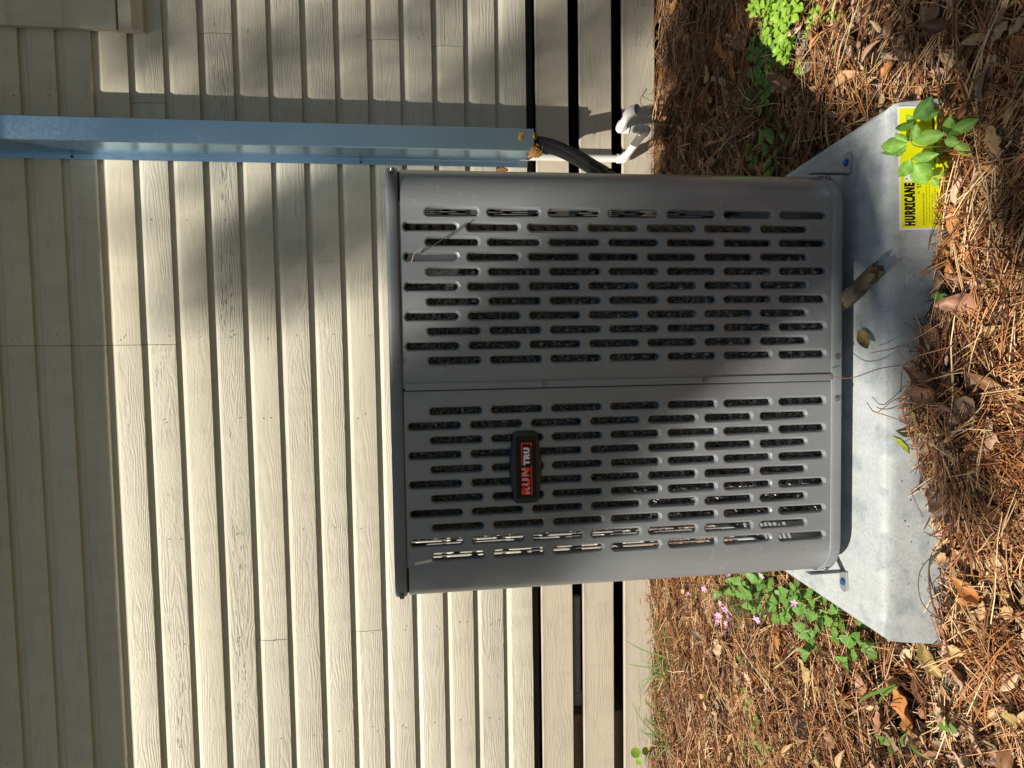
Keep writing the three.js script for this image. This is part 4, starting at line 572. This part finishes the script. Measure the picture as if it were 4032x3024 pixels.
  solo('spider_twig', clean([tube([[0.38, 1.058, WZ + 0.002], [0.3705, 1.07, WZ + 0.02], [0.31, 1.14, WZ + 0.005]], 0.0007, 14, 4), tube([[0.355, 1.04, WZ + 0.003], [0.352, 1.095, WZ + 0.012]], 0.0006, 8, 4)]), M.moss, 'thin pale twig caught on the siding left of the pipe cover', 'twig');
  // curls of grey moss
  reseed(55); const moss = (cx, cy, cz, n, s, label) => { const gs = []; for (let k = 0; k < n; k++) { const pts = []; let a = rr(0, 6.28), x = rr(-s, s), y = rr(0, s * 0.3), z = rr(-s, s); for (let i = 0; i < 9; i++) { pts.push([cx + x, cy + y, cz + z]); a += rr(-0.2, 1.3); const q = s * rr(0.12, 0.3); x += Math.cos(a) * q; z += Math.sin(a) * q; y = Math.max(0, y + rr(-0.3, 0.3) * q); } gs.push(tube(pts, 0.0005, 28, 4)); } solo('grey_moss', clean(gs), M.moss, label, 'moss'); };
  moss(-0.425, gh(-0.425, 0.15) + 0.012, 0.15, 16, 0.035, 'pale curls of grey moss at the left lower corner of the pad');
  moss(0.72, gh(0.72, -0.3) + 0.025, -0.3, 18, 0.035, 'pale curls of grey moss beside the clover patch');
  moss(-0.545, gh(-0.545, 0.13) + 0.02, 0.13, 22, 0.045, 'tangle of grey moss on the dark soil left of the pad');
  moss(-1.25, gh(-1.25, -1.25) + 0.02, -1.25, 18, 0.05, 'tangle of grey moss by the grass at the skirting');
  moss(0.33, gh(0.33, 0.24) + 0.02, 0.25, 14, 0.04, 'pale curls of grey moss below the green plant');
}

// ---------------------------------------------------------------- plants
{
  reseed(404);
  const up = new THREE.Vector3();
  function orient(m, base, tipp, n) { const X = tipp.clone().sub(base), len = X.length(); X.normalize(); const Z = new THREE.Vector3().crossVectors(X, n).normalize(), Y = new THREE.Vector3().crossVectors(Z, X); m.quaternion.setFromRotationMatrix(new THREE.Matrix4().makeBasis(X, Y, Z)); m.position.copy(base); return len; }
  // the weed in front of the label: leaf by leaf
  const weed = thing('leafy_weed', 'bright green leafy weed growing in front of the yellow label', 'plant');
  const wl = [[0.435, -0.049, 0.130, 0.467, -0.069, 0.150, 0.027], [0.438, -0.055, 0.130, 0.443, -0.082, 0.150, 0.016], [0.430, -0.049, 0.130, 0.419, -0.019, 0.120, 0.014], [0.397, -0.046, 0.135, 0.406, -0.085, 0.160, 0.024], [0.398, -0.046, 0.135, 0.426, -0.048, 0.140, 0.014], [0.394, -0.038, 0.130, 0.394, -0.001, 0.110, 0.027], [0.397, -0.039, 0.130, 0.414, -0.021, 0.120, 0.013], [0.390, -0.035, 0.130, 0.373, -0.018, 0.125, 0.010], [0.385, -0.040, 0.125, 0.384, -0.005, 0.105, 0.010], [0.369, -0.042, 0.135, 0.373, -0.078, 0.155, 0.017], [0.361, -0.047, 0.135, 0.326, -0.068, 0.145, 0.033], [0.368, -0.042, 0.135, 0.339, -0.027, 0.125, 0.021], [0.404, -0.094, 0.150, 0.426, -0.137, 0.170, 0.016], [0.409, -0.093, 0.150, 0.437, -0.101, 0.150, 0.017], [0.397, -0.090, 0.150, 0.391, -0.110, 0.160, 0.016], [0.354, -0.090, 0.120, 0.341, -0.106, 0.130, 0.021], [0.340, -0.093, 0.120, 0.327, -0.102, 0.125, 0.013], [0.402, -0.07, 0.115, 0.418, -0.1, 0.125, 0.02], [0.38, -0.07, 0.112, 0.36, -0.1, 0.12, 0.02], [0.425, -0.06, 0.118, 0.45, -0.05, 0.11, 0.014], [0.41, -0.1, 0.15, 0.425, -0.13, 0.18, 0.02], [0.39, -0.11, 0.15, 0.37, -0.13, 0.17, 0.018]];
  wl.forEach(([a, b, c, d, e, f, w], i) => { const A = V([a, b, c]), B = V([d, e, f]), len = A.distanceTo(B); const g = blade(w / len * 1.05, 0.75, -0.55, rr(-0.5, 0.5), 1.0, 0.05, 22, 8, 0.035); const m = part('leaf', g, i === 15 ? M.leafYellow : [0, 1, 2, 8, 12].includes(i) ? M.greenDark : M.green, weed, i === 15 ? 'yellowing lower leaf' : undefined); orient(m, A, B, V([-0.2 + rr(-0.25, 0.25), 0.75, 0.65 + rr(-0.2, 0.2)])); m.scale.setScalar(len); });
  part('stem', clean([tube([[0.385, -0.16, 0.16], [0.39, -0.11, 0.14], [0.395, -0.046, 0.13], [0.43, -0.048, 0.129]], 0.0013, 20, 6), tube([[0.39, -0.11, 0.14], [0.375, -0.07, 0.134], [0.368, -0.042, 0.135]], 0.0012, 12, 6), tube([[0.39, -0.13, 0.148], [0.4, -0.1, 0.15], [0.407, -0.093, 0.15]], 0.0011, 12, 6)]), M.stem, weed);
  // heart-shaped leaflet outline, pointing +x
  function heart(w, notch, cup) { const s = new THREE.Shape(); s.moveTo(0, 0); s.bezierCurveTo(0.25, 0.1 * w, 0.6, 0.62 * w, 0.92, 0.5 * w); s.bezierCurveTo(1.06, 0.4 * w, 1.02, 0.12 * w, 1 - notch, 0); s.bezierCurveTo(1.02, -0.12 * w, 1.06, -0.4 * w, 0.92, -0.5 * w); s.bezierCurveTo(0.6, -0.62 * w, 0.25, -0.1 * w, 0, 0); const g = new THREE.ShapeGeometry(s, 5); const P = g.attributes.position, U = g.attributes.uv; for (let i = 0; i < P.count; i++) { const x = P.getX(i), y = P.getY(i); U.setXY(i, x, 0.5 + y / w * 0.8); P.setXYZ(i, x, cup * Math.abs(y) * 0.8 - 0.18 * x * x + 0.06 * x, y); } g.computeVertexNormals(); return g; }
  function trifoliate(k) { const gs = []; for (let i = 0; i < 3; i++) { const g = heart(1, 0.16, 0.5); g.rotateZ(-0.1 + 0.12 * k); g.rotateY(i * 2.0944 + rr(-0.15, 0.15)); gs.push(g); } return clean(gs); }
  const tri = [trifoliate(0), trifoliate(1), trifoliate(2)];
  function patch(name, label, pts, mat, size, lift, shapes, tilt, single) {
    const t = thing(name, label, 'plant'), stems = [];
    for (const [x, z, s = 1] of pts) { const y = gh(x, z) + lift * rr(0.6, 1.25); const m = part('leaf', shapes[Math.floor(rnd() * shapes.length)], mat, t); m.position.set(x, y, z); m.rotation.set(rr(-tilt, tilt) + 0.12, rr(0, 6.28), rr(-tilt, tilt) * 0.7); m.scale.setScalar(size * s * rr(0.75, 1.2)); stems.push(tube([[x + rr(-0.02, 0.02), gh(x, z) - 0.005, z + rr(-0.02, 0.02)], [x + rr(-0.006, 0.006), y - lift * 0.4, z], [x, y, z]], 0.0007, 6, 4)); }
    part('stems', clean(stems), M.stem, t); return t;
  }
  const jit = (pts, n, d) => { const q = []; for (const p of pts) for (let k = 0; k < n; k++) q.push(k ? [p[0] + rr(-d, d), p[1] + rr(-d, d)] : p); return q; };
  const cl1 = [[0.892, -0.527], [0.9, -0.513], [0.874, -0.464], [0.861, -0.431], [0.853, -0.457], [0.837, -0.457], [0.832, -0.501], [0.813, -0.453], [0.797, -0.462], [0.809, -0.404], [0.813, -0.382], [0.83, -0.358], [0.822, -0.332], [0.782, -0.391], [0.761, -0.403], [0.759, -0.422], [0.75, -0.365], [0.89, -0.49], [0.9, -0.45], [0.91, -0.42], [0.88, -0.39], [0.87, -0.36], [0.93, -0.5], [0.94, -0.46], [0.95, -0.42], [0.92, -0.38], [0.9, -0.35]];
  patch('clover_patch', 'bright sunlit clover patch at the right of the air conditioner', jit(cl1, 4, 0.024), M.clover, 0.019, 0.05, tri, 0.35);
  const cl2 = [[0.812, -0.501], [0.785, -0.483], [0.819, -0.555], [0.788, -0.547], [0.753, -0.496], [0.738, -0.455], [0.75, -0.524], [0.696, -0.454]];
  patch('clover_patch', 'shaded clover patch just behind the sunlit clover', jit(cl2, 5, 0.04), M.violet, 0.018, 0.04, tri, 0.35);
  patch('clover_patch', 'small dark weed patch between hose and pad in the deep shade', jit([[0.665, -0.501], [0.702, -0.611], [0.673, -0.564], [0.647, -0.533], [0.58, -0.62], [0.56, -0.6]], 2, 0.03), M.violet, 0.022, 0.035, tri, 0.4);
  patch('clover_patch', 'low clover thinning out into straw beside the bright patch', jit([[0.776, -0.319], [0.766, -0.282], [0.75, -0.226], [0.754, -0.216], [0.7, -0.37], [0.79, -0.29]], 2, 0.025), M.clover, 0.012, 0.02, tri, 0.4);
  // broad weed in the shade against the unit
  { const t = thing('leafy_weed', 'dark broad leaved weed in the shade against the right side of the unit', 'plant'), gs = []; for (let k = 0; k < 13; k++) { const a = rr(0, 6.28), q = rr(0.01, 0.075), x = 0.53 + Math.cos(a) * q * 1.3, z = -0.5 + Math.sin(a) * q, y = gh(x, z) + rr(0.02, 0.05), m = part('leaf', blade(0.62, 0.5, -0.3, 0.2, 0.7, 0.02, 12, 6), M.violet, t); m.position.set(x, y, z); m.rotation.set(rr(-0.4, 0.4), rr(0, 6.28), rr(-0.1, 0.4)); m.scale.setScalar(rr(0.035, 0.055)); gs.push(tube([[0.53, gh(0.53, -0.5), -0.5], [(0.53 + x) / 2, y, (-0.5 + z) / 2], [x, y, z]], 0.0009, 6, 4)); } part('stems', clean(gs), M.stem, t); }
  // violets left of the unit: round folded leaves, and pink flowers
  const vl = [[-0.601, -0.635], [-0.624, -0.641], [-0.577, -0.541], [-0.58, -0.484], [-0.607, -0.54], [-0.61, -0.494], [-0.545, -0.403], [-0.58, -0.445], [-0.601, -0.379], [-0.55, -0.328], [-0.569, -0.349], [-0.581, -0.311], [-0.517, -0.248], [-0.524, -0.292], [-0.555, -0.236], [-0.542, -0.192], [-0.56, -0.184], [-0.506, -0.141], [-0.606, -0.258]];
  const round = [heart(1.2, -0.02, 0.4), heart(1.1, 0.06, 0.2), heart(1.25, 0.0, 0.65)];
  patch('violet_plant', 'round leaved green plant along the left side of the pad', jit(vl, 7, 0.036), M.violet, 0.024, 0.06, round, 0.5);
  patch('violet_plant', 'small round leaved seedlings beside the left corner of the pad', jit([[-0.55, -0.116], [-0.527, -0.104], [-0.57, -0.09], [-0.596, -0.111], [-0.589, -0.142], [-0.543, -0.053]], 2, 0.02), M.violet, 0.029, 0.05, round, 0.4);
  patch('violet_plant', 'single pair of round leaves on the soil in front of the left pad corner', [[-0.6, 0.149], [-0.618, 0.153], [-0.61, 0.14]], M.violet, 0.017, 0.03, round, 0.3);
  const fl = [[-0.711, -0.821], [-0.656, -0.711], [-0.688, -0.724], [-0.649, -0.624], [-0.688, -0.666], [-0.717, -0.685], [-0.701, -0.623], [-0.672, -0.582], [-0.663, -0.543], [-0.687, -0.554], [-0.669, -0.515], [-0.7, -0.537], [-0.726, -0.55], [-0.599, -0.381], [-0.616, -0.385], [-0.522, -0.229], [-0.51, -0.387], [-0.568, -0.558], [-0.675, -0.6], [-0.66, -0.565], [-0.69, -0.6], [-0.68, -0.555], [-0.705, -0.575], [-0.69, -0.635], [-0.665, -0.62], [-0.71, -0.6], [-0.605, -0.372], [-0.625, -0.395], [-0.7, -0.7], [-0.715, -0.55]];
  const flower = (() => { const gs = []; for (let i = 0; i < 5; i++) { const g = blade(0.55, -0.5, 0.3, 0, 0.6, 0, 6, 4); g.rotateZ(0.35); g.rotateY(i * 1.2566); gs.push(g); } return clean(gs); })();
  const ox = thing('pink_flowers', 'cluster of small pink flowers on thin stems behind the left of the unit', 'flowers'), os = [];
  for (const [x, z] of fl) { const y = Math.max(-0.05, gh(x, z) + 0.075) + rr(-0.006, 0.014), m = part('flower', flower, M.petal, ox); m.position.set(x, y, z); m.rotation.set(rr(0.3, 0.9), rr(0, 6.28), rr(-0.4, 0.4), 'YXZ'); m.scale.setScalar(rr(0.0085, 0.012)); const bx = -0.64 + (x + 0.64) * 0.4, bz = -0.56 + (z + 0.56) * 0.6; os.push(tube([[bx, gh(bx, bz), bz], [(bx + x) / 2, -0.08, (bz + z) / 2], [x, y - 0.001, z]], 0.0007, 10, 4)); }
  for (let k = 0; k < 26; k++) { const x = -0.68 + rr(-0.05, 0.07), z = -0.6 + rr(-0.12, 0.1); os.push(taperTube([[x, gh(x, z), z], [x + rr(-0.02, 0.02), -0.1, z + rr(-0.02, 0.02)], [x + rr(-0.04, 0.04), -0.08, z + rr(-0.04, 0.04)]], 0.0011, 0.0003, 6, 4)); }
  part('stems', clean(os), M.stem, ox);
  // sprigs in the straw on the left
  const sp = [[[-0.986, -0.538], [-1.014, -0.512], [-0.99, -0.463]], [[-1.047, -0.555], [-1.115, -0.618], [-1.059, -0.494]], [[-0.898, -0.249], [-0.905, -0.24]], [[-0.929, -0.584], [-0.962, -0.593], [-0.947, -0.522]], [[-0.743, -0.022]], [[-0.845, -0.642]]];
  const sl = ['tallest green sprig in the straw on the left', 'green sprig at the near left corner of the straw', 'small two leaved sprig in the straw below the long needles', 'tiny sprig in the straw left of the pale leaf', 'grey green lone sprig near the left pad corner', 'lone tiny sprig near the pink flowers'];
  sp.forEach((p, i) => patch('weed_sprig', sl[i], jit(p, i === 2 ? 2 : 3, 0.018), i === 4 ? M.grass : M.violet, 0.015, 0.025, round, 0.5));
  // grass by the skirting
  const grassBlade = (a, b, w, sag) => { const A = V(a), B = V(b), n = 10, pos = [], uv = [], idx = [], side = new THREE.Vector3().crossVectors(B.clone().sub(A), V([0, 0.5, 1])).normalize(); for (let i = 0; i <= n; i++) { const t = i / n, p = A.clone().lerp(B, t); p.y += sag * Math.sin(Math.PI * t); const hw = w * (1 - t * t) / 2 + 0.0002; for (const s of [-1, 0, 1]) { const q = p.clone().addScaledVector(side, s * hw); if (!s) q.z -= hw * 0.5; pos.push(q.x, q.y, q.z); uv.push(t, 0.5 + s * 0.45); } if (i < n) { const k = i * 3; idx.push(k, k + 1, k + 3, k + 1, k + 4, k + 3, k + 1, k + 2, k + 4, k + 2, k + 5, k + 4); } } const g = new THREE.BufferGeometry(); g.setAttribute('position', new THREE.Float32BufferAttribute(pos, 3)); g.setAttribute('uv', new THREE.Float32BufferAttribute(uv, 2)); g.setIndex(idx); g.computeVertexNormals(); return g; };
  const tufts = [['grass tuft with long blades leaning on the lowest skirting plank', [[-1.098, -0.16, -1.302, -1.018, -0.12, -1.42], [-1.125, -0.16, -1.27, -1.092, -0.0127, -1.41], [-1.168, -0.16, -1.286, -1.192, -0.0248, -1.41], [-1.177, -0.16, -1.318, -1.299, -0.0868, -1.4]], -1.14, -1.29], ['grass tuft at the far left end of the skirting', [[-1.482, -0.16, -1.335, -1.3456, -0.049, -1.42], [-1.482, -0.16, -1.335, -1.461, -0.086, -1.42], [-1.48, -0.16, -1.386, -1.4035, -0.137, -1.41]], -1.47, -1.3]];
  for (const [label, bl, cx, cz] of tufts) { const t = thing('grass_tuft', label, 'grass'); for (const [a, b, c, d, e, f] of bl) part('blade', grassBlade([a, b, c], [d, e, f], 0.007, 0.02), M.grass, t); for (let k = 0; k < 26; k++) { const x = cx + rr(-0.1, 0.1), z = cz + rr(-0.1, 0.1), a = rr(0, 6.28), l = rr(0.05, 0.13); part('blade', grassBlade([x, gh(x, z), z], [x + Math.cos(a) * l, gh(x, z) + rr(0.02, 0.07), z + Math.sin(a) * l], rr(0.003, 0.006), rr(0.01, 0.04)), M.grass, t); } }
  { const t = thing('grass_tuft', 'pair of broad grass blades crossing on the straw left of the pad', 'grass'); part('blade', grassBlade([-0.6, -0.125, 0.015], [-0.7, -0.13, -0.11], 0.009, 0.02), M.grass, t); part('blade', grassBlade([-0.602, -0.125, 0.015], [-0.666, -0.13, -0.04], 0.006, 0.012), M.grass, t); part('blade', grassBlade([-0.684, -0.135, 0.048], [-0.698, -0.14, 0.11], 0.008, 0.02), M.grass, t); part('blade', grassBlade([-0.72, -0.14, 0.02], [-0.66, -0.13, 0.06], 0.006, 0.015), M.grass, t); }
  // dollarweed
  { const t = thing('dollarweed', 'round leaved dollarweed at the far left foot of the skirting', 'plant'); for (const [x, y, z, s, rx] of [[-1.535, -0.052, -1.38, 0.019, 0.9], [-1.53, -0.089, -1.375, 0.015, 1.3], [-1.56, -0.06, -1.36, 0.012, 0.4]]) { const g = new THREE.CircleGeometry(1, 18), P = g.attributes.position; for (let i = 0; i < P.count; i++) P.setZ(i, 0.18 * (P.getX(i) ** 2 + P.getY(i) ** 2)); g.computeVertexNormals(); const m = part('leaf', g, M.clover, t); m.position.set(x, y, z); m.rotation.set(rx - 1, 0.4, 0); m.scale.setScalar(s); } part('stems', clean([tube([[-1.55, -0.17, -1.36], [-1.545, -0.1, -1.38], [-1.535, -0.053, -1.381]], 0.0008, 10, 4), tube([[-1.55, -0.17, -1.36], [-1.54, -0.12, -1.37], [-1.53, -0.09, -1.376]], 0.0008, 10, 4)]), M.stem, t); }
}

// ---------------------------------------------------------------- render
const renderer = new THREE.WebGLRenderer({ antialias: true });
renderer.setSize(W, H); renderer.toneMapping = THREE.LinearToneMapping; renderer.toneMappingExposure = EXPOSURE;
renderer.shadowMap.enabled = true; renderer.shadowMap.type = THREE.PCFSoftShadowMap;
renderer.render(scene, camera);
